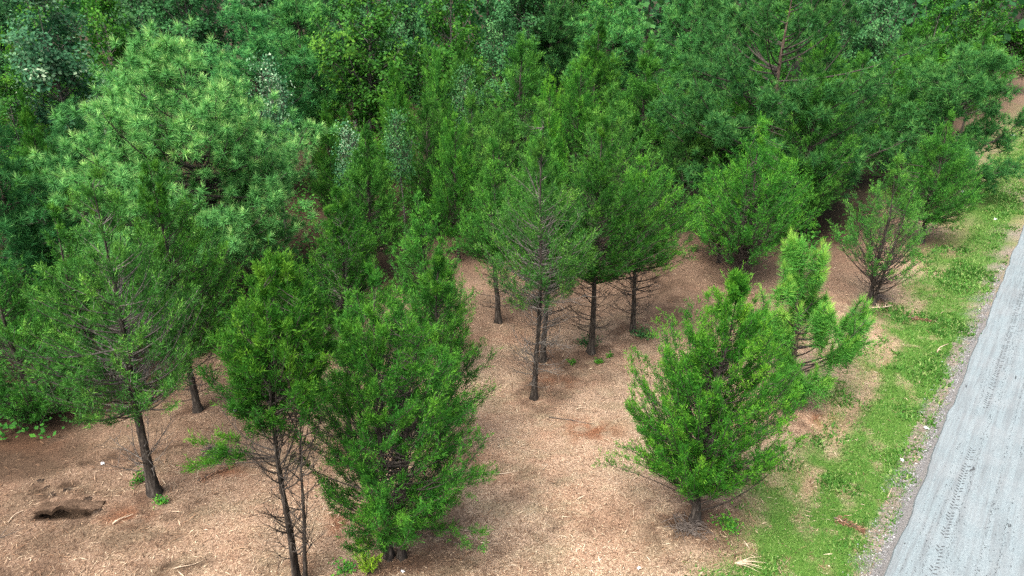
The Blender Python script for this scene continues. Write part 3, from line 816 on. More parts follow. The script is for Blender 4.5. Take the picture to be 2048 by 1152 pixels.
cedar('red_cedar', 3.65, 11.07, 'vivid green vase-shaped cedar alone between mulch path and grass strip',
      extra=[(.5, -1.6, -.3, 1.75, 5)], fl=.88, seed=18, h=5.4, R=1.6, zb=1.15, lean=(0.24, 0), off=(-0.08, 0), nb=235, tw=10, sl=27, u0=0.34, elo=30, ehi=62, zmin=0.15, leaf='ced_bright', r0=.08, stems=1, lobe=.10, inner=.38, rj=(.86, 1.06),
      prof=[(0, .28), (.14, .72), (.34, 1), (.54, .92), (.68, .72), (.80, .45), (.90, .18), (1, .05)])
cedar('red_cedar', -7.82, 14.92, 'feathery cedar in front of the large pine, behind the sparse leaning cedar',
      seed=19, h=6.45, R=1.6, zb=1.9, lean=(0.1, 0), off=(0.2, 0), nb=150, tw=10, sl=22, leaf='ced', bare=40, bare_top=2.2)
cedar('red_cedar', -11.6, 14.6, 'dark shadowy cedar at the wood edge, beyond the torn ground',
      seed=20, h=5.0, R=1.35, zb=0.25, nb=120, tw=8, sl=19, leaf='ced_dark', zmin=.1, bare=20)
cedar('red_cedar', -11.2, 16.6, 'dark cedar filling the gap behind the sparse leaning cedar',
      seed=22, h=4.8, R=1.35, zb=0.3, nb=110, tw=8, sl=19, leaf='ced_dark', zmin=.1)

# ---- pines
def pine(x, y, label, **k):
    return tree('pine_tree', pine_parts(**k), x, y, label, G3)
pine(7.0, 15.42, 'young bright pine with long needle brushes beside the grass strip', seed=31, h=4.3, R=1.42, zb=0.75, lean=(-0.3, 0), off=(0.35, 0),
     nb=38, sub=6, tufts=1, nd=180, nl=0.23, nw=.014, leaf='pin_young', shoot=0.42, elo=25, ehi=60, lobe=.3, r0=.06, tsp=.1, u0=.5, up=.9, inner=.15)
pine(-9.7, 21.9, 'large rounded pale green pine with dense needle tufts', seed=38, h=8.2, R=3.95, zb=1.9, lean=(-0.2, 0), off=(-.2, 0),
     nb=150, sub=8, tufts=2, nd=64, nl=0.27, nw=.021, tsp=.32, u0=.42, leaf='pin_pale', stems=2, bare=10, lobe=.15, inner=.32, prof=[(0, .55), (.15, .9), (.35, 1.0), (.52, .92), (.68, .70), (.82, .52), (.94, .30), (1, .10)])
pine(-14.9, 20.0, 'pine cut off by the left picture edge beside the feathery cedar', seed=33, h=6.4, R=1.95, zb=.9, nb=95, sub=7, tufts=3, nd=28, nl=.24, nw=.02)
pine(10.6, 29.2, 'very large spreading pine with visible trunk behind the wide cedar', seed=34, h=10.3, R=4.3, zb=0.8, lean=(0.1, 0),
     nb=110, sub=13, tufts=2, nd=30, nl=.29, nw=.027, u0=.5, leaf='pin_dark', lobe=.28, inner=.15, prof=[(0, .55), (.15, .8), (.4, .95), (.55, 1.0), (.72, .85), (.88, .55), (1, .15)])
pine(20.6, 33.2, 'dense roadside pine with branches reaching over the grass', seed=35, h=7.2, R=3.0, zb=.9, lean=(-0.4, 0), off=(.2, 0),
     nb=76, sub=13, tufts=2, nd=30, nl=.30, nw=.028, u0=.5, leaf='pin_dark', lobe=.3, inner=.15)
PV = [pine_parts(seed=36, h=9, R=2.1, zb=1.8, nb=110, sub=8, tufts=2, nd=24, nl=.28, nw=.03, leaf='pin_dark'),
      pine_parts(seed=37, h=9, R=2.1, zb=2.4, nb=100, sub=8, tufts=2, nd=24, nl=.28, nw=.03, leaf='pin', lobe=.3)]
def pine_copy(v, x, y, h, R, label, rz, leaf):
    tree('pine_tree', PV[v], x, y, label, G3, rz, (R / 2.1, R / 2.1, h / 9), leaf=leaf)
pine_copy(1, -11.6, 33, 8.6, 2.2, 'pointed mid-green pine standing right behind the large rounded pine', .4, 'pin')
pine_copy(0, -10.7, 38, 9.6, 2.2, 'taller dark pine behind the pointed mid-green pine', 1.3, 'pin_dark')
pine_copy(1, -16.7, 27, 5.5, 1.1, 'small narrow pine tucked against the left flank of the large rounded pine', 2.2, 'pin')
pine_copy(0, 10.5, 40, 10.0, 1.8, 'narrow dark pine rising left of the very large spreading pine', 3.1, 'pin_dark')
pine_copy(1, 6.0, 45, 9.6, 2.6, 'blue-green pine at the top edge above the soft green cedars', 4.4, 'pin_dark')
pine_copy(0, 12.5, 52, 11.5, 2.4, 'farthest pine showing between the narrow dark pine and the very large one', 5.0, 'pin_dark')
pine_copy(0, 2.6, 52, 11.5, 2.3, 'far pine at the top edge above the middle of the wood', 2.0, 'pin_dark')

# ---- cedars of the middle distance share a few shapes
CV = [cedar_parts(seed=41, h=6, R=1.4, twigs=False, zb=1.5, nb=100, tw=8, sl=20, fl=1.4, leaf='ced'),
      cedar_parts(seed=42, h=6, R=1.4, twigs=False, zb=1.2, nb=100, tw=8, sl=20, fl=1.4, leaf='ced', prof=[(0, .5), (.15, .9), (.3, 1), (.55, .8), (.78, .52), (.92, .25), (1, .04)]),
      cedar_parts(seed=43, h=6, R=1.4, twigs=False, zb=1.7, nb=100, tw=8, sl=20, fl=1.4, leaf='ced', lobe=.35, prof=[(0, .5), (.12, .95), (.25, 1), (.45, .72), (.68, .38), (.85, .15), (1, .02)]),
      cedar_parts(seed=44, h=6, R=1.4, twigs=False, zb=.8, nb=100, tw=8, sl=20, fl=1.4, leaf='ced', lobe=.3, prof=[(0, .6), (.2, .9), (.4, 1), (.6, .9), (.8, .6), (.93, .28), (1, .05)])]
MID = [(1, 13.8, 31.5, 6.2, 1.7, 'ced_dark', 'dark cedar peeking between the very large pine and the airy roadside cedar'),
       (3, 16.6, 35.0, 6.4, 1.9, 'ced_dark', 'deep green cedar right under the very large pine, behind the dense roadside cedar'),
       (0, 18.0, 43.0, 7.6, 2.0, 'ced', 'cedar top between the very large pine and the blackish green cedar'),
       (2, 13.5, 42.0, 8.0, 2.2, 'ced_dark', 'hidden cedar showing through the very large pine'),
       (1, 2.9, 31.0, 6.6, 1.6, 'ced', 'mid-green cedar just right of the thin bright spire'),
       (3, -3.3, 28.2, 5.5, 1.4, 'ced_dark', 'dark low cedar between the upright and the bright-edged cedar'),
       (2, -6.2, 26.4, 5.2, 1.4, 'ced', 'cedar filling the space between conical cedar and large rounded pine'),
       (0, -2.4, 36.5, 7.0, 1.7, 'ced_dark', 'cedar behind the small blue-green bushy treetop'),
       (2, 7.6, 30.2, 6.0, 1.6, 'ced_grey', 'soft cedar behind the left half of the wide spreading cedar'),
       (3, 1.0, 24.0, 5.0, 1.4, 'ced_dark', 'dim cedar in the shade behind the tall thin cedar'),
       (0, -5.0, 31, 6.3, 1.3, 'ced', 'upright cedar under the tall light green broadleaf tree'),
       (3, -3.45, 33, 6.7, .85, 'ced_dark', 'narrow columnar dark cedar, slimmest in the middle of the wood'),
       (1, -2.02, 25, 5.4, 1.2, 'ced', 'bright-edged cedar left of the bent leader'),
       (2, -1.7, 30, 5.7, 1.05, 'ced_grey', 'pale soft cedar just right of the slimmest dark one'),
       (0, -4.75, 23, 5.45, 1.5, 'ced_dark', 'olive dark cedar behind the neat conical one'),
       (2, -7.5, 29, 5.1, 1.0, 'ced', 'small cedar against the right flank of the large rounded pine'),
       (3, -0.5, 26, 5.4, 1.3, 'ced_grey', 'greyish cedar immediately left of the drooping leader'),
       (1, 1.45, 28, 6.3, .95, 'ced_bright', 'thin bright spire-like cedar right of the drooping leader'),
       (3, 0.5, 34, 7.2, 2.1, 'ced_dark', 'wide dark cedar with black hollow at its foot behind the drooping leader'),
       (0, 4.4, 38, 7.6, 2.4, 'ced', 'large cedar far back above the soft green cedar'),
       (2, 6.2, 33.5, 7.0, 2.2, 'ced_dark', 'dark ragged cedar left of the very large pine'),
       (3, 11.6, 27.5, 6.3, 1.75, 'ced_dark', 'tall dense dark cedar standing before the very large pine'),
       (1, 9.9, 30, 6.3, 1.85, 'ced', 'olive-topped cedar in front of the very large pine, left of the dense dark one'),
       (0, 8.2, 36.6, 6.0, 2.2, 'ced_dark', 'dark cedar on a bare trunk above a patch of red-brown ground'),
       (1, 20.3, 39, 6.0, 2.3, 'ced', 'yellowish cedar between the very large pine and the roadside pine'),
       (3, 24.6, 46, 6.9, 2.2, 'ced_dark', 'blackish green cedar behind the roadside pine'),
       (0, 29.0, 46, 7.1, 1.4, 'ced_dark', 'last dark cedar of the wood edge at the far bend of verge'),
       (2, -16.9, 25, 6.0, 1.0, 'ced', 'cedar squeezed between the silver-leaved tree and the left edge pine')]
for i, (v, x, y, h, R, leaf, label) in enumerate(MID):
    tree('red_cedar', CV[v], x, y, label, G2, i * 2.4, (R / 1.6, R / 1.6, h / 5.8), leaf=leaf)

# ---- broadleaf trees
DV = [dec_parts(seed=51, h=10, R=2.2, zb=2.2, nb=90, tw=10, lv=17, ll=.15, lobe=.3),
      dec_parts(seed=52, h=10, R=2.2, zb=1.6, nb=90, tw=10, lv=17, ll=.16, lobe=.35, prof=[(0, .6), (.2, .95), (.45, 1), (.65, .8), (.85, .45), (1, .06)]),
      dec_parts(seed=53, h=10, R=2.2, zb=2.2, nb=90, tw=10, lv=16, ll=.17, lobe=.3, leaf='dec_silver', white=.07),
      dec_parts(seed=54, h=5, R=.7, zb=3.0, nb=36, tw=7, lv=10, ll=.10, lobe=.3, leaf='dec_silver', white=.12)]
BRD = [(2, -18.7, 30, 9.6, 2.0, 'dec_silver', 'silvery tree with whitish upturned leaves at the upper left'),
       (1, -17.6, 33, 9.9, 1.9, 'dec_yellow', 'yellow-green tree right beside the silvery one'),
       (0, -19.3, 45, 12.0, 2.7, 'dec_dark', 'dark tree over the black gap behind the large rounded pine'),
       (1, -7.1, 36, 11.0, 2.4, 'dec', 'tall light green tree with pale trunk above the upright cedar'),
       (0, -6.6, 44, 11.5, 1.9, 'dec_blue', 'bluish dark tree in the gap right of the tall light green one'),
       (1, -3.1, 40, 11.0, 2.1, 'dec', 'tall green tree with yellow tips behind the slimmest dark cedar'),
       (0, -0.4, 38, 8.4, 1.5, 'dec_blue', 'blue-green tree behind the wide dark cedar'),
       (0, -26.9, 40, 11.0, 2.0, 'dec_dark', 'dim tree in the very corner behind the silvery one'),
       (1, 28.2, 50, 9.4, 1.5, 'dec_yellow', 'brightest yellow-green tree at the upper right'),
       (0, 34.4, 55, 8.6, 2.2, 'dec', 'light green feathery tree right of the brightest yellow-green one'),
       (1, 44.3, 66, 9.8, 2.6, 'dec_yellow', 'yellowish tree in the top right corner'),
       (0, 22.6, 48, 10.8, 2.1, 'dec_blue', 'blue-grey tree between the very large pine and the brightest tree'),
       (1, -19.4, 28, 6.6, 1.45, 'dec', 'fresh green low tree at the left edge under the silvery one'),
       (0, 0.9, 52, 12.5, 2.6, 'dec_dark', 'dark far tree behind the blue-green one'),
       (1, 4.6, 55, 12.5, 2.5, 'dec', 'far green tree left of the blue-green pine'),
       (0, -15.2, 50, 13.0, 3.0, 'dec_dark', 'dark far tree behind the taller dark pine'),
       (0, -10.5, 48, 12.0, 2.3, 'dec_dark', 'dark far tree behind the tall light green one'),
       (0, 17.0, 50, 11.5, 2.4, 'dec', 'green tree directly behind the very large spreading pine'),
       (1, 38.5, 66, 10.0, 2.4, 'dec', 'pale tree behind the light green feathery one'),
       (1, -23.5, 38, 10.5, 2.0, 'dec', 'olive-green tree behind the silvery one'),
       (1, -24.5, 50, 12.0, 2.5, 'dec_dark', 'dark far tree behind the yellow-green one')]
for i, (v, x, y, h, R, leaf, label) in enumerate(BRD):
    tree('broadleaf_tree', DV[v], x, y, label, G4, i * 1.9, (R / 2.2, R / 2.2, h / 10), leaf=leaf)
SAP = [(-5.8, 25, 5.0, .45, 'dec_silver', 'small pale sapling with round light leaves among the cedars'),
       (-4.15, 26, 5.25, .42, 'dec_blue', 'grey-leaved dying sapling top between two cedars'),
       (-2.1, 33, 5.9, .6, 'dec_blue', 'small blue-green bushy treetop right of the slimmest dark cedar'),
       (-9.05, 27, 6.9, .6, 'dec_silver', 'whitish sapling top at the right shoulder of the large rounded pine')]
for i, (x, y, h, R, leaf, label) in enumerate(SAP):
    tree('sapling', DV[3], x, y, label, 'saplings among the cedars', i * 1.7, (R / .7, R / .7, h / 5), leaf=leaf)

# ---- the mass of the wood further back
def woods():
    r = np.random.default_rng(77)
    vs, ts = [], []
    spots = []
    for yy in (58, 64, 71, 80):
        for xx in np.arange(-0.95 * yy, 0.66 * yy, 3.6):
            spots.append((xx + r.normal() * 1.0, yy + r.normal() * 1.5, 12 + 4 * r.random(), 2.2 + .8 * r.random()))
    for yy in (22, 26, 31, 36, 42, 49):      # beyond the left edge
        for k in range(3):
            spots.append((-0.86 * yy - 2.5 - 3.6 * k, yy + r.normal(), 8 + 4 * r.random(), 2.0))
    trunks = []
    for (x, y, h, R) in spots:
        n = 340
        u = r.normal(size=(n, 3)); u = unit(u) * (r.random((n, 1)) ** .33)
        tilt = 1 - .55 * np.clip(u[:, 2:3], -.2, 1)
        p = np.stack([x + u[:, 0] * R * tilt[:, 0], y + u[:, 1] * R * tilt[:, 0], h * .55 + u[:, 2] * h * .46], -1)
        nrm = unit(u * .5 + np.array([0, 0, .6]) + r.normal(size=(n, 3)) * .5)
        ld = unit(np.cross(nrm, r.normal(size=(n, 3)))); sd = np.cross(nrm, ld)
        L = .64 * (.6 + .7 * r.random((n, 1)))
        vs.append(np.stack([p, p + ld * L * .5 + sd * L * .35, p + ld * L, p + ld * L * .5 - sd * L * .35], 1).reshape(-1, 3))
        ts.append(np.repeat(np.clip(.4 + r.normal() * .15 + r.normal(size=n) * .15, 0, 1), 4))
        trunks.append(((x, y, -.3), (x, y, h * .8)))
    v = np.concatenate(vs); t = np.concatenate(ts)
    o = obj('woods', make_mesh('woods', v, np.arange(len(v)).reshape(-1, 4), M['dec_dark'], {'tint': t}))
    tag(o, 'far mass of dark green woodland behind the nearer trees', kind='stuff')
    P = np.array(trunks); rd = np.tile([.16, .05], (len(P), 1))
    tv, tf = tubes(P, rd, 6)
    obj('trunks', make_mesh('trunks', tv, tf, M['bark_ced']), o)['kind'] = 'stuff'
woods()

def undergrowth():
    r = np.random.default_rng(88)
    n = 340
    x = -20 + r.random(n) * 9.0; y = 13.5 + r.random(n) * 13
    ok = x < -10.9 - .28 * (y - 14) + r.normal(size=n) * .4
    y2 = 18 + 40 * r.random(1500) ** 1.4; x2 = (-.95 + 1.55 * r.random(1500)) * y2
    ok2 = r.random(1500) < floor_mask(x2, y2)
    x, y = np.concatenate([x[ok], x2[ok2]]), np.concatenate([y[ok], y2[ok2]]); n = len(x); lv = 46
    c = np.stack([x, y, gz(x, y) + .1], -1)
    u = unit(r.normal(size=(n, lv, 3))) * r.random((n, lv, 1)) ** .5
    hgt = .25 + .5 * r.random((n, 1))
    p = c[:, None] + np.stack([u[..., 0] * .6, u[..., 1] * .6, np.abs(u[..., 2]) * hgt * 1.3], -1)
    p = p.reshape(-1, 3); k = len(p)
    nrm = unit(np.array([0, 0, .8]) + r.normal(size=(k, 3)) * .5)
    ld = unit(np.cross(nrm, r.normal(size=(k, 3)))); sd = np.cross(nrm, ld)
    L = .13 * (.6 + .8 * r.random((k, 1)))
    v = np.stack([p, p + ld * L * .5 + sd * L * .35, p + ld * L, p + ld * L * .5 - sd * L * .35], 1).reshape(-1, 3)
    t = np.repeat(np.clip(.4 + .18 * r.normal(size=k), 0, 1), 4)
    o = obj('undergrowth', make_mesh('undergrowth', v, np.arange(len(v)).reshape(-1, 4), M['ced_dark'], {'tint': t}))
    tag(o, 'dark leafy undergrowth on the floor of the wood', kind='stuff')
undergrowth()
# ------------------------------------------------------------------ small things
sp_mat = plain_mat('pale_split_wood', [(0.3, (0.38, 0.27, 0.18)), (0.6, (0.60, 0.48, 0.35)), (0.8, (0.72, 0.62, 0.48))], 9)
dk_mat = plain_mat('weathered_twig', [(0.3, (0.05, 0.04, 0.034)), (0.6, (0.13, 0.11, 0.095)), (0.8, (0.24, 0.21, 0.185))], 9)
rust_mat = plain_mat('rusty_dead_needle', [(0.0, (0.08, 0.04, 0.026)), (0.5, (0.19, 0.10, 0.06)), (1.0, (0.34, 0.21, 0.13))], use_attr='tint')
clod_mat = plain_mat('wet_soil', [(0.3, (0.018, 0.013, 0.010)), (0.55, (0.055, 0.038, 0.027)), (0.8, (0.14, 0.10, 0.065))], 14)
paper_mat = plain_mat('white_litter', [(0.2, (0.55, 0.57, 0.60)), (0.7, (0.78, 0.80, 0.82))], 6, 0.6)
mark_mat = plain_mat('rubber_and_mud_mark', [(0.3, (0.030, 0.033, 0.036)), (0.6, (0.07, 0.076, 0.082)), (0.85, (0.13, 0.14, 0.15))], 18)
mud_mat = plain_mat('churned_mud', [(0.3, (0.10, 0.08, 0.065)), (0.6, (0.22, 0.185, 0.155)), (0.85, (0.38, 0.34, 0.30))], 14)

# marks of treads and dark spots on the asphalt (flat print, just above the surface)
def tyre_marks():
    r = np.random.default_rng(301)
    v, f = [], []
    def quad(s0, q0, ds, dq, w):
        n = np.array([-dq, ds]) / max(math.hypot(ds, dq), 1e-6) * w * .5
        pts = [(s0 - n[0], q0 - n[1]), (s0 + ds - n[0] * .6, q0 + dq - n[1] * .6), (s0 + ds + n[0] * .6, q0 + dq + n[1] * .6), (s0 + n[0], q0 + n[1])]
        b = len(v)
        for (a, c) in pts: v.append((a, -c, road_z(c) + 0.004 + 0.0))
        f.append((b, b + 3, b + 2, b + 1))
    s = -1.0
    while s < 26:                                     # herring-bone lugs of one tyre
        if vnoise(s * .7, 0, 9) > .28:
            for side in (-1, 1):
                if r.random() < .75:
                    quad(s + (.05 if side > 0 else 0), .655 + side * .012, .05 * r.uniform(.5, 1.1), side * .06 * r.uniform(.6, 1.2), .024)
        s += .105
    for q0, dens, w in ((.50, .55, .012), (.79, .9, .022), (.84, .5, .03), (.93, .35, .05), (1.05, .2, .06), (1.28, .5, .012), (1.40, .22, .08), (1.56, .8, .016), (1.75, .2, .08), (2.1, .5, .03), (2.9, .5, .05), (.30, .25, .01), (.20, .2, .01), (.41, .3, .012)):
        s = -2.0
        while s < 24:                                 # broken lines of tiny scuffs along the wheel paths
            if r.random() < dens * float(sstep(.25, .7, fbm(np.array(s * .45), np.array(q0 * 9), 12, 3))) * 1.5:
                a = r.random() * .8 + .4
                quad(s, q0 + w * r.normal(), .012 + .03 * r.random() ** 2, .012 * r.normal(), .006 + .012 * r.random() * a)
            s += .035 + .02 * r.random()
    for (s0, q0, a) in ((4.3, .77, .10), (2.79, 1.6, .06), (9.48, 1.09, .07), (8.18, .12, .06), (1.04, .10, .03), (5.4, 1.9, .05)):
        for k in range(7):
            an = r.random() * 6.28; d_ = a * r.random()
            quad(s0 + math.cos(an) * d_ * 1.4, q0 + math.sin(an) * d_ * .5, a * r.uniform(.3, 1.0), a * .2 * r.normal(), a * r.uniform(.15, .45))
    v = np.array(v); v[:, 2] += np.arange(len(v)) // 4 % 7 * 0.0004
    o = obj('tyre_marks', make_mesh('tyre_marks', v, np.array(f), mark_mat))
    o.location = road.location; o.rotation_euler = road.rotation_euler
    tag(o, 'dark broken tyre tread marks and scuffs along the asphalt', kind='stuff')
tyre_marks()

def tread_ridges():
    r = np.random.default_rng(302)
    vs, fs = [], []
    s = .6
    while s < 12:
        if vnoise(s * .9, 3, 14) > .36:
            q0 = -.40 + .05 * math.sin(s); L = .30 * r.uniform(.6, 1.1); w = .026; h = .022 * r.uniform(.6, 1.3)
            p = []
            for t in np.linspace(-.5, .5, 6):
                qq = q0 + t * L; sx = s + t * .06 + r.normal() * .004
                for dw, dh in ((-w, -.01), (-w * .4, h), (w * .4, h), (w, -.01)):
                    x, y = road_xy(sx + dw, qq); p.append((x, y, float(gz(x, y)) + dh * (1 - (2 * t) ** 6 * .8) + r.normal() * .002))
            b = len(vs) * 24
            vs.append(p)
            for i in range(5):
                for j in range(3):
                    k = b + i * 4 + j; fs.append((k, k + 1, k + 5, k + 4))
        s += .075 + r.normal() * .006
    o = obj('tread_ridges', make_mesh('tread_ridges', np.array(vs).reshape(-1, 3), np.array(fs), mud_mat))
    tag(o, 'ribbed mud ridges pressed by machine tracks along the road edge', kind='stuff')
tread_ridges()

def pebbles():
    r = np.random.default_rng(303); n = 5200
    s = -3 + 22 * r.random(n) ** 1.3; q = -.10 - .55 * r.random(n) ** 1.5
    x, y = road_xy(s, q); keep = r.random(n) < gravel_mask(x, y) * 1.2 + .15
    x, y = x[keep], y[keep]; n = len(x)
    a = .008 + .018 * r.random(n) ** 2
    c = np.stack([x, y, gz(x, y) + a * .3], -1)
    base = np.array([[1, 0, 0], [0, 1, 0], [-1, 0, 0], [0, -1, 0], [0, 0, .8]])
    an = r.random(n) * 6.28
    R_ = np.stack([np.stack([np.cos(an), -np.sin(an), 0 * an], -1), np.stack([np.sin(an), np.cos(an), 0 * an], -1), np.stack([0 * an, 0 * an, 1 + 0 * an], -1)], 1)
    v = c[:, None] + np.einsum('nij,kj->nki', R_, base) * (a[:, None] * r.uniform(.6, 1.3, (n, 5)))[..., None]
    i = np.arange(n)[:, None] * 5
    f = np.concatenate([i + np.array([[0, 1, 4]]), i + np.array([[1, 2, 4]]), i + np.array([[2, 3, 4]]), i + np.array([[3, 0, 4]])])
    m = plain_mat('gravel_stone', [(0.0, (.09, .09, .09)), (.5, (.20, .205, .21)), (1.0, (.38, .385, .39))], use_attr='tint')
    o = obj('gravel', make_mesh('gravel', v.reshape(-1, 3), f, m, {'tint': np.repeat(r.random(n), 5)}))
    tag(o, 'grey gravel shoulder along the asphalt edge', kind='stuff')
pebbles()

def stick(name, x, y, az, L, r0, mat, label, group='sticks and branches lying on the ground', cat='stick', forks=2, seed=0, rise=.03):
    r = np.random.default_rng(500 + seed)
    dx, dy = math.cos(az), math.sin(az)
    e = empty(name, (x, y, float(gz(x, y))))
    t = np.linspace(0, 1, 7)
    bend = r.normal() * .08 * L
    X = (t - .5) * L * dx - np.sin(t * 3.14) * bend * dy; Y = (t - .5) * L * dy + np.sin(t * 3.14) * bend * dx
    Z = gz(x + X, y + Y) - float(gz(x, y)) + r0 + rise * (0.6 + .4 * np.sin(t * 5 + seed))
    P = np.stack([X, Y, Z], -1)[None]
    v, f = tubes(P, (r0 * np.linspace(1, .35, 7))[None], 6)
    obj('shaft', make_mesh('shaft', v, f, mat, smooth=True), e)
    if forks:
        A = P[0][r.integers(1, 5, forks)]
        dirs = np.stack([dx + r.normal(size=forks) * .8, dy + r.normal(size=forks) * .8, .15 + 0 * r.normal(size=forks)], -1)
        B = A + unit(dirs) * (L * r.uniform(.18, .4, forks))[:, None]
        v, f = tubes(np.stack([A, (A + B) / 2 + np.array([0, 0, .01]), B], 1), np.tile([r0 * .5, r0 * .4, r0 * .15], (forks, 1)), 5)
        obj('twigs', make_mesh('twigs', v, f, mat), e)
    return tag(e, label, cat, group)
stick('fallen_stick', -0.25, 12.62, .12, .8, .013, sp_mat, 'long pale stripped stick at the foot of the big bushy cedar', seed=1, forks=0)
stick('fallen_stick', 0.73, 12.75, 1.1, .22, .014, sp_mat, 'short pale chip of wood in the middle of the mulch path', seed=2, forks=0)
stick('fallen_stick', 1.45, 14.55, -.25, 1.1, .012, dk_mat, 'thin dark branch across the mulch before the tall thin cedar', seed=3)
stick('fallen_stick', -9.9, 10.55, .75, .8, .012, dk_mat, 'grey forked branch on the torn ground nearest the slot', seed=4, forks=4)
stick('fallen_stick', -10.0, 11.2, 1.3, .35, .014, sp_mat, 'stubby pale split wood left of the slot', seed=5, forks=0)
stick('fallen_stick', -7.75, 11.05, .9, .4, .018, sp_mat, 'pale splinter on red earth by the bare leaning trunk', seed=6, forks=0)
stick('fallen_stick', -6.0, 9.95, .5, .5, .011, sp_mat, 'pale bent stick near the bottom edge left of the three stems', seed=7, forks=1)
stick('fallen_stick', 12.5, 18.1, .7, .8, .018, sp_mat, 'pale stick lying in the grass strip near the roadside', seed=8, forks=2)
stick('fallen_stick', 7.95, 11.9, .9, .35, .012, sp_mat, 'thin straw stick beside the ribbed mud ridges', seed=9, forks=0)
stick('fallen_stick', 5.3, 12.7, 2.1, .55, .013, dk_mat, 'crooked grey twig on bare soil right of the vase-shaped cedar', seed=10, forks=3)
stick('fallen_stick', 12.0, 20.85, .3, .9, .03, sp_mat, 'pale broken branch at the foot of the airy roadside cedar', seed=11, forks=3)
stick('fallen_stick', 1.72, 15.05, .45, .3, .016, sp_mat, 'white splinter on a dark patch near the tall thin cedar', seed=12, forks=0)

def dry_frond():
    r = np.random.default_rng(601)
    e = empty('dry_frond', (4.12, 9.92, float(gz(4.12, 9.92))))
    n = 11; az = r.normal(size=n) * .32 - .12; L = r.uniform(.2, .6, n)
    A = np.zeros((n, 3)) + np.array([0, 0, .03]); B = np.stack([np.cos(az) * L, np.sin(az) * L, r.uniform(.02, .12, n)], -1)
    v, f = tubes(np.stack([A, (A + B) / 2 + np.array([0, 0, .04]), B], 1), np.tile([.006, .005, .002], (n, 1)), 5)
    obj('stalks', make_mesh('stalks', v, f, sp_mat), e)
    tag(e, 'fan of dry straw-coloured stalks on the grass at the bottom edge', 'frond')
dry_frond()

def dead_branch(x, y, az, L, label, seed):
    r = np.random.default_rng(seed)
    e = empty('dead_branch', (x, y, float(gz(x, y))), az)
    P = np.stack([np.linspace(-.5, .5, 5) * L, .03 * np.sin(np.linspace(0, 3, 5)), np.full(5, .035)], -1)[None]
    v, f = tubes(P, np.linspace(.014, .004, 5)[None], 5); obj('shaft', make_mesh('shaft', v, f, dk_mat), e)
    n = 320; u = r.random(n)
    p = np.stack([(u - .5) * L, r.normal(size=n) * .10 * (1.2 - u) * L, .015 + .03 * r.random(n)], -1)
    d_ = unit(np.stack([np.full(n, .8), r.normal(size=n) * .8, r.normal(size=n) * .3], -1))
    v, f = slivers(p, d_, .05 + .08 * r.random(n), .012 + .01 * r.random(n), r)
    obj('needles', make_mesh('needles', v, f, rust_mat, {'tint': np.repeat(r.random(n), 3)}), e)
    return tag(e, label, 'dead branch')
dead_branch(6.65, 10.93, -.7, .55, 'rust-brown dead branch lying in the grass near the road edge', 611)
dead_branch(-6.45, 12.5, .75, .8, 'rust-brown dead branch on mulch left of the three stems', 612)
dead_branch(12.9, 20.0, -.5, .6, 'reddish dead branch at the border of grass and mulch', 613)

def brush_pile(x, y, label, seed, n=70, R=.42):
    r = np.random.default_rng(seed)
    e = empty('brush_pile', (x, y, float(gz(x, y))))
    az = r.random(n) * 6.28; c = r.normal(size=(n, 2)) * R * .3
    L = R * r.uniform(.5, 1.3, n); z = .03 + .16 * r.random(n)
    A = np.stack([c[:, 0] - np.cos(az) * L * .5, c[:, 1] - np.sin(az) * L * .5, z * .5], -1); B = np.stack([c[:, 0] + np.cos(az) * L * .5, c[:, 1] + np.sin(az) * L * .5, z * .6], -1)
    Md = (A + B) / 2 + r.normal(size=(n, 3)) * .05 + np.array([0, 0, .05])
    v, f = tubes(bez(A, Md, B, 5), np.tile(np.linspace(.009, .004, 5), (n, 1)), 4)
    obj('twigs', make_mesh('twigs', v, f, dk_mat), e)
    return tag(e, label, 'brush pile')
brush_pile(-6.75, 13.2, 'small heap of grey twigs between leaning trunk and three-stemmed cedar', 621)
brush_pile(3.45, 10.85, 'dark fallen twigs heaped round the foot of the vase-shaped cedar', 622, 60, .5)
brush_pile(12.3, 21.6, 'twig heap behind the foot of the airy roadside cedar', 623, 50, .45)

def clod(x, y, a, seed, label):
    r = np.random.default_rng(seed)
    nu, nv = 10, 6
    th = np.linspace(0, 2 * math.pi, nu, endpoint=False); ph = np.linspace(-.3, 1.35, nv)
    T, Pp = np.meshgrid(th, ph)
    rad = a * (1 + .35 * r.normal(size=T.shape).clip(-1, 1))
    v = np.stack([np.cos(T) * np.cos(Pp) * rad * 1.3, np.sin(T) * np.cos(Pp) * rad, np.sin(Pp) * rad * .5], -1).reshape(-1, 3)
    i = np.arange(nu * nv).reshape(nv, nu); nx2 = np.roll(i, -1, 1)
    f = np.stack([i[:-1], nx2[:-1], nx2[1:], i[1:]], -1).reshape(-1, 4)
    o = obj('soil_clod', make_mesh('soil_clod', v, f, clod_mat)); o.location = (x, y, float(gz(x, y)) - .01); o.rotation_euler = (0, 0, seed)
    return tag(o, label, 'clod', 'soil clods round the slot in the mulch')
CLODS = ['dark soil clod in the row behind the slot, second from its left end', 'largest dark soil clod, straight behind the slot', 'small dark soil clod behind the second one of the row', 'dark soil clod closest behind the middle of the slot',
         'dark soil clod behind the right half of the slot', 'dark soil clod at the right end of the slot', 'smallest dark soil clod, right of the largest one', 'dark soil clod farthest left behind the slot']
for k, (x, y, a) in enumerate([(-9.75, 11.95, .07), (-9.45, 12.02, .09), (-9.95, 12.15, .05), (-9.55, 11.78, .06), (-8.75, 11.62, .06), (-8.38, 11.28, .08), (-9.2, 11.9, .045), (-10.2, 12.35, .07)]):
    clod(x, y, a, 640 + k, CLODS[k])

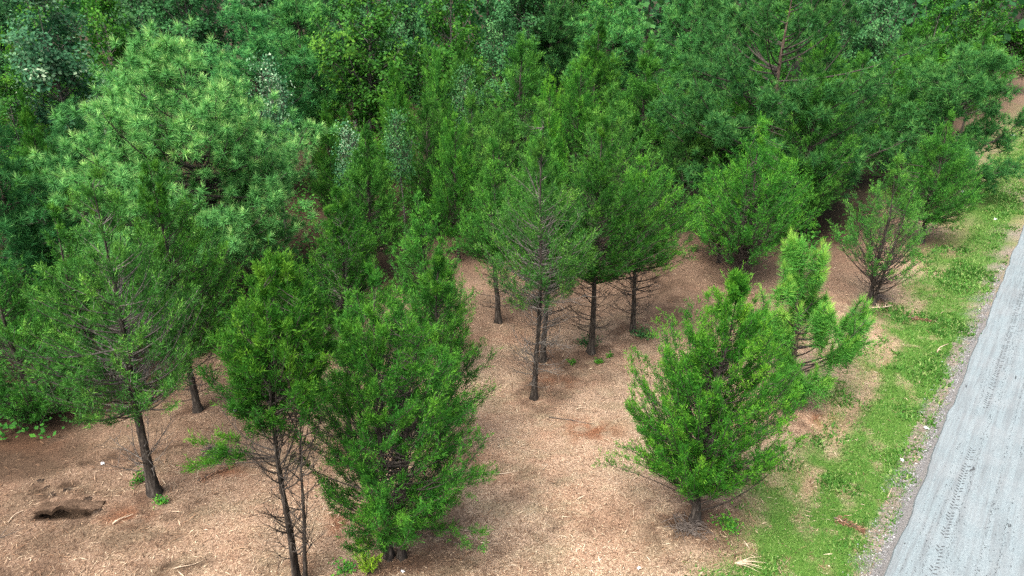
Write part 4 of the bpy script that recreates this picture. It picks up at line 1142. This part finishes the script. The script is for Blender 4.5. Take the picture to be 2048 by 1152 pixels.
def soil_crust():
    """torn slab of matted mulch and soil lifted over the slot"""
    r = np.random.default_rng(660)
    nu, nv = 34, 9
    X, V = np.meshgrid(np.linspace(-.66, .66, nu), np.linspace(0, 1, nv))
    jag = .05 * (fbm(X * 9 + 4, X * 0, 73, 3) - .5) * 2
    Y = (.04 + jag) * (1 - V) + .40 * V
    arch = .05 * (1 - (X / .66) ** 2) * (1 - V ** 2) + .03 + .10 * (fbm(X * 7, V * 5, 74, 3) - .5)
    zt = arch * (1 - V) + (.06 * np.exp(-((V - .6) / .3) ** 2) - .0) * V
    e = empty('soil_crust', (HOLE[0], HOLE[1], float(gz(HOLE[0], HOLE[1] + .55))))
    base = np.stack([X, Y, zt + gz(HOLE[0] + X, HOLE[1] + .6 + 0 * X) - float(gz(HOLE[0], HOLE[1] + .55))], -1)
    base[-1, :, 2] -= .12
    th = np.stack([0 * X, 0 * X, -.07 - .03 * fbm(X * 8, V * 3, 75, 2)], -1)
    v = np.concatenate([base.reshape(-1, 3), (base + th).reshape(-1, 3)])
    i = np.arange(nu * nv).reshape(nv, nu); k = nu * nv
    top = np.stack([i[:-1, :-1], i[:-1, 1:], i[1:, 1:], i[1:, :-1]], -1).reshape(-1, 4)
    bot = top[:, ::-1] + k
    front = np.stack([i[0, :-1], i[0, :-1] + k, i[0, 1:] + k, i[0, 1:]], -1)
    s0 = np.stack([i[:-1, 0], i[1:, 0], i[1:, 0] + k, i[:-1, 0] + k], -1); s1 = np.stack([i[:-1, -1], i[:-1, -1] + k, i[1:, -1] + k, i[1:, -1]], -1)
    me = make_mesh('slab', v, np.concatenate([top, bot, front, s0, s1]), GROUND_MAT, {'litter': np.full(2 * k, .8), 'soil': np.concatenate([np.clip(.2 + .9 * fbm(X * 5, V * 4, 76, 3).ravel() - .1 + .6 * (V.ravel() < .08), 0, 1), np.full(k, 1.0)])})
    obj('slab', me, e)
    tag(e, 'lifted crust of matted mulch roofing the black slot at lower left', 'soil crust')
soil_crust()

def scrap(x, y, a, label, seed, z=None):
    r = np.random.default_rng(seed)
    g = np.linspace(-1, 1, 5); X, Y = np.meshgrid(g, g)
    Z = np.abs(r.normal(size=X.shape)) * .28 + .1
    v = np.stack([X * a * (1 + .2 * r.normal(size=X.shape)), Y * a * .6 * (1 + .2 * r.normal(size=X.shape)), Z * a], -1).reshape(-1, 3)
    i = np.arange(25).reshape(5, 5); f = np.stack([i[:-1, :-1], i[:-1, 1:], i[1:, 1:], i[1:, :-1]], -1).reshape(-1, 4)
    o = obj('paper_scrap', make_mesh('paper_scrap', v, f, paper_mat)); o.location = (x, y, float(gz(x, y)) + .01); o.rotation_euler = (0, 0, seed * 1.3)
    return tag(o, label, 'litter', 'white litter scraps')
scrap(8.78, 13.01, 0.054, 'white crumpled scrap on the ribbed mud by the road', 651)
scrap(9.95, 14.2, 0.060, 'white torn scrap on the gravel, further along than the ribbed mud', 652)
scrap(21.31, 29.84, 0.096, 'white scrap in the grass strip beside the roadside pine', 653)
scrap(22.4, 34.2, 0.090, 'white scrap where mulch meets grass beyond the roadside pine', 654)
scrap(33.2, 47.3, 0.210, 'large white litter piece at the far end of the grass strip', 655)
scrap(-6.91, 14.92, 0.078, 'bluish white scrap beside the feathery cedar trunk', 656)
scrap(-2.0, 9.75, 0.036, 'small white scrap under the big bushy cedar', 657)
scrap(2.34, 9.89, 0.036, 'small white scrap at the bottom edge of the mulch path', 658)
scrap(-9.11, 12.84, 0.054, 'pale grey scrap on brown ground between slot and leaning trunk', 659)

weed_mat = M['dec']
def weed(name, x, y, R, h, n, label, seed, leaf='dec', ll=.06, cat='weed', group='small weeds on the mulch'):
    r = np.random.default_rng(seed)
    e = empty(name, (x, y, float(gz(x, y))))
    k = 9; az = r.random(k) * 6.28; rr = R * r.uniform(.3, .9, k)
    B = np.stack([np.cos(az) * rr, np.sin(az) * rr, h * r.uniform(.5, 1, k)], -1)
    v, f = tubes(np.stack([B * 0, B * .5 + np.array([0, 0, h * .15]), B], 1), np.tile([.005, .004, .002], (k, 1)), 3)
    obj('stem', make_mesh('stem', v, f, M['dec_dark'], {'tint': np.full(len(v), .6)}), e)
    ii = r.integers(0, k, n); u = .25 + .75 * r.random((n, 1))
    p = B[ii] * u + r.normal(size=(n, 3)) * np.array([.04, .04, .02]) * (R / .2)
    p[:, 2] = np.maximum(p[:, 2], .01)
    nrm = unit(np.array([0, 0, .8]) + r.normal(size=(n, 3)) * .5); ld = unit(np.cross(nrm, r.normal(size=(n, 3)))); sd = np.cross(nrm, ld)
    L = ll * r.uniform(.6, 1.3, (n, 1))
    v = np.stack([p, p + ld * L * .5 + sd * L * .3, p + ld * L, p + ld * L * .5 - sd * L * .3], 1).reshape(-1, 3)
    obj('leaves', make_mesh('leaves', v, np.arange(n * 4).reshape(n, 4), M[leaf], {'tint': np.repeat(np.clip(.55 + .2 * r.normal(size=n), 0, 1), 4)}), e)
    return tag(e, label, cat, group)
weed('weed', 1.64, 17.27, .14, .15, 120, 'bright green weed between tall thin cedar and the full cedar trunk', 671)
weed('weed', 2.42, 17.3, .17, .15, 140, 'bright green weed just in front of the full cedar trunk', 672)
weed('weed', 2.75, 17.62, .13, .12, 90, 'smaller bright weed right beside the full cedar trunk', 673)
weed('weed', -7.95, 12.2, .28, .22, 160, 'thin green weed left of the bare leaning trunk foot', 674, 'ced')
weed('weed', -7.2, 11.55, .2, .15, 110, 'low weed in front of the bare leaning trunk foot', 675, 'ced')
weed('weed', 3.9, 18.9, .55, .3, 320, 'dark leafy ground plant at the foot of the round-topped cedar', 676, 'dec_dark')
weed('weed', 2.2, 18.4, .5, .25, 260, 'dark leafy ground plant behind the full cedar trunk', 677, 'dec_dark')
weed('weed', 7.1, 26.0, .45, .35, 220, 'leafy weed left of the wide spreading cedar', 678, 'ced')
weed('weed', -3.1, 9.75, .3, .22, 180, 'dull green weed tuft at the bottom edge beside the three stems', 679, 'ced')
weed('weed', 11.4, 20.3, .4, .12, 200, 'low grassy weed tuft before the airy roadside cedar', 680, 'dec')
weed('weed', 4.3, 10.95, .35, .2, 240, 'green weed patch at the right foot of the vase-shaped cedar', 681, 'dec')

def seedling(x, y, label, seed):
    r = np.random.default_rng(seed)
    e = empty('cedar_seedling', (x, y, float(gz(x, y))))
    k = 9; B = np.stack([r.normal(size=k) * .14, r.normal(size=k) * .12, r.uniform(.3, .62, k)], -1)
    v, f = tubes(np.stack([B * 0, B * .5 + np.array([0, 0, .04]), B], 1), np.tile([.008, .006, .003], (k, 1)), 4)
    obj('stem', make_mesh('stem', v, f, M['bark_limb']), e)
    n = 900; ii = r.integers(0, k, n); u = .15 + .85 * r.random((n, 1))
    p = B[ii] * u; d_ = unit(B[ii] * 1.6 + r.normal(size=(n, 3)) * .45)
    v, f = slivers(p, d_, .05 + .08 * r.random(n), .010 + .01 * r.random(n), r)
    obj('sprays', make_mesh('sprays', v, f, M['ced_lime'], {'tint': np.repeat(np.clip(.6 + .2 * r.normal(size=n), 0, 1), 3)}), e)
    return tag(e, label, 'seedling')
seedling(-2.62, 9.72, 'lime green cedar seedling at the bottom edge left of the bushy cedar', 691)
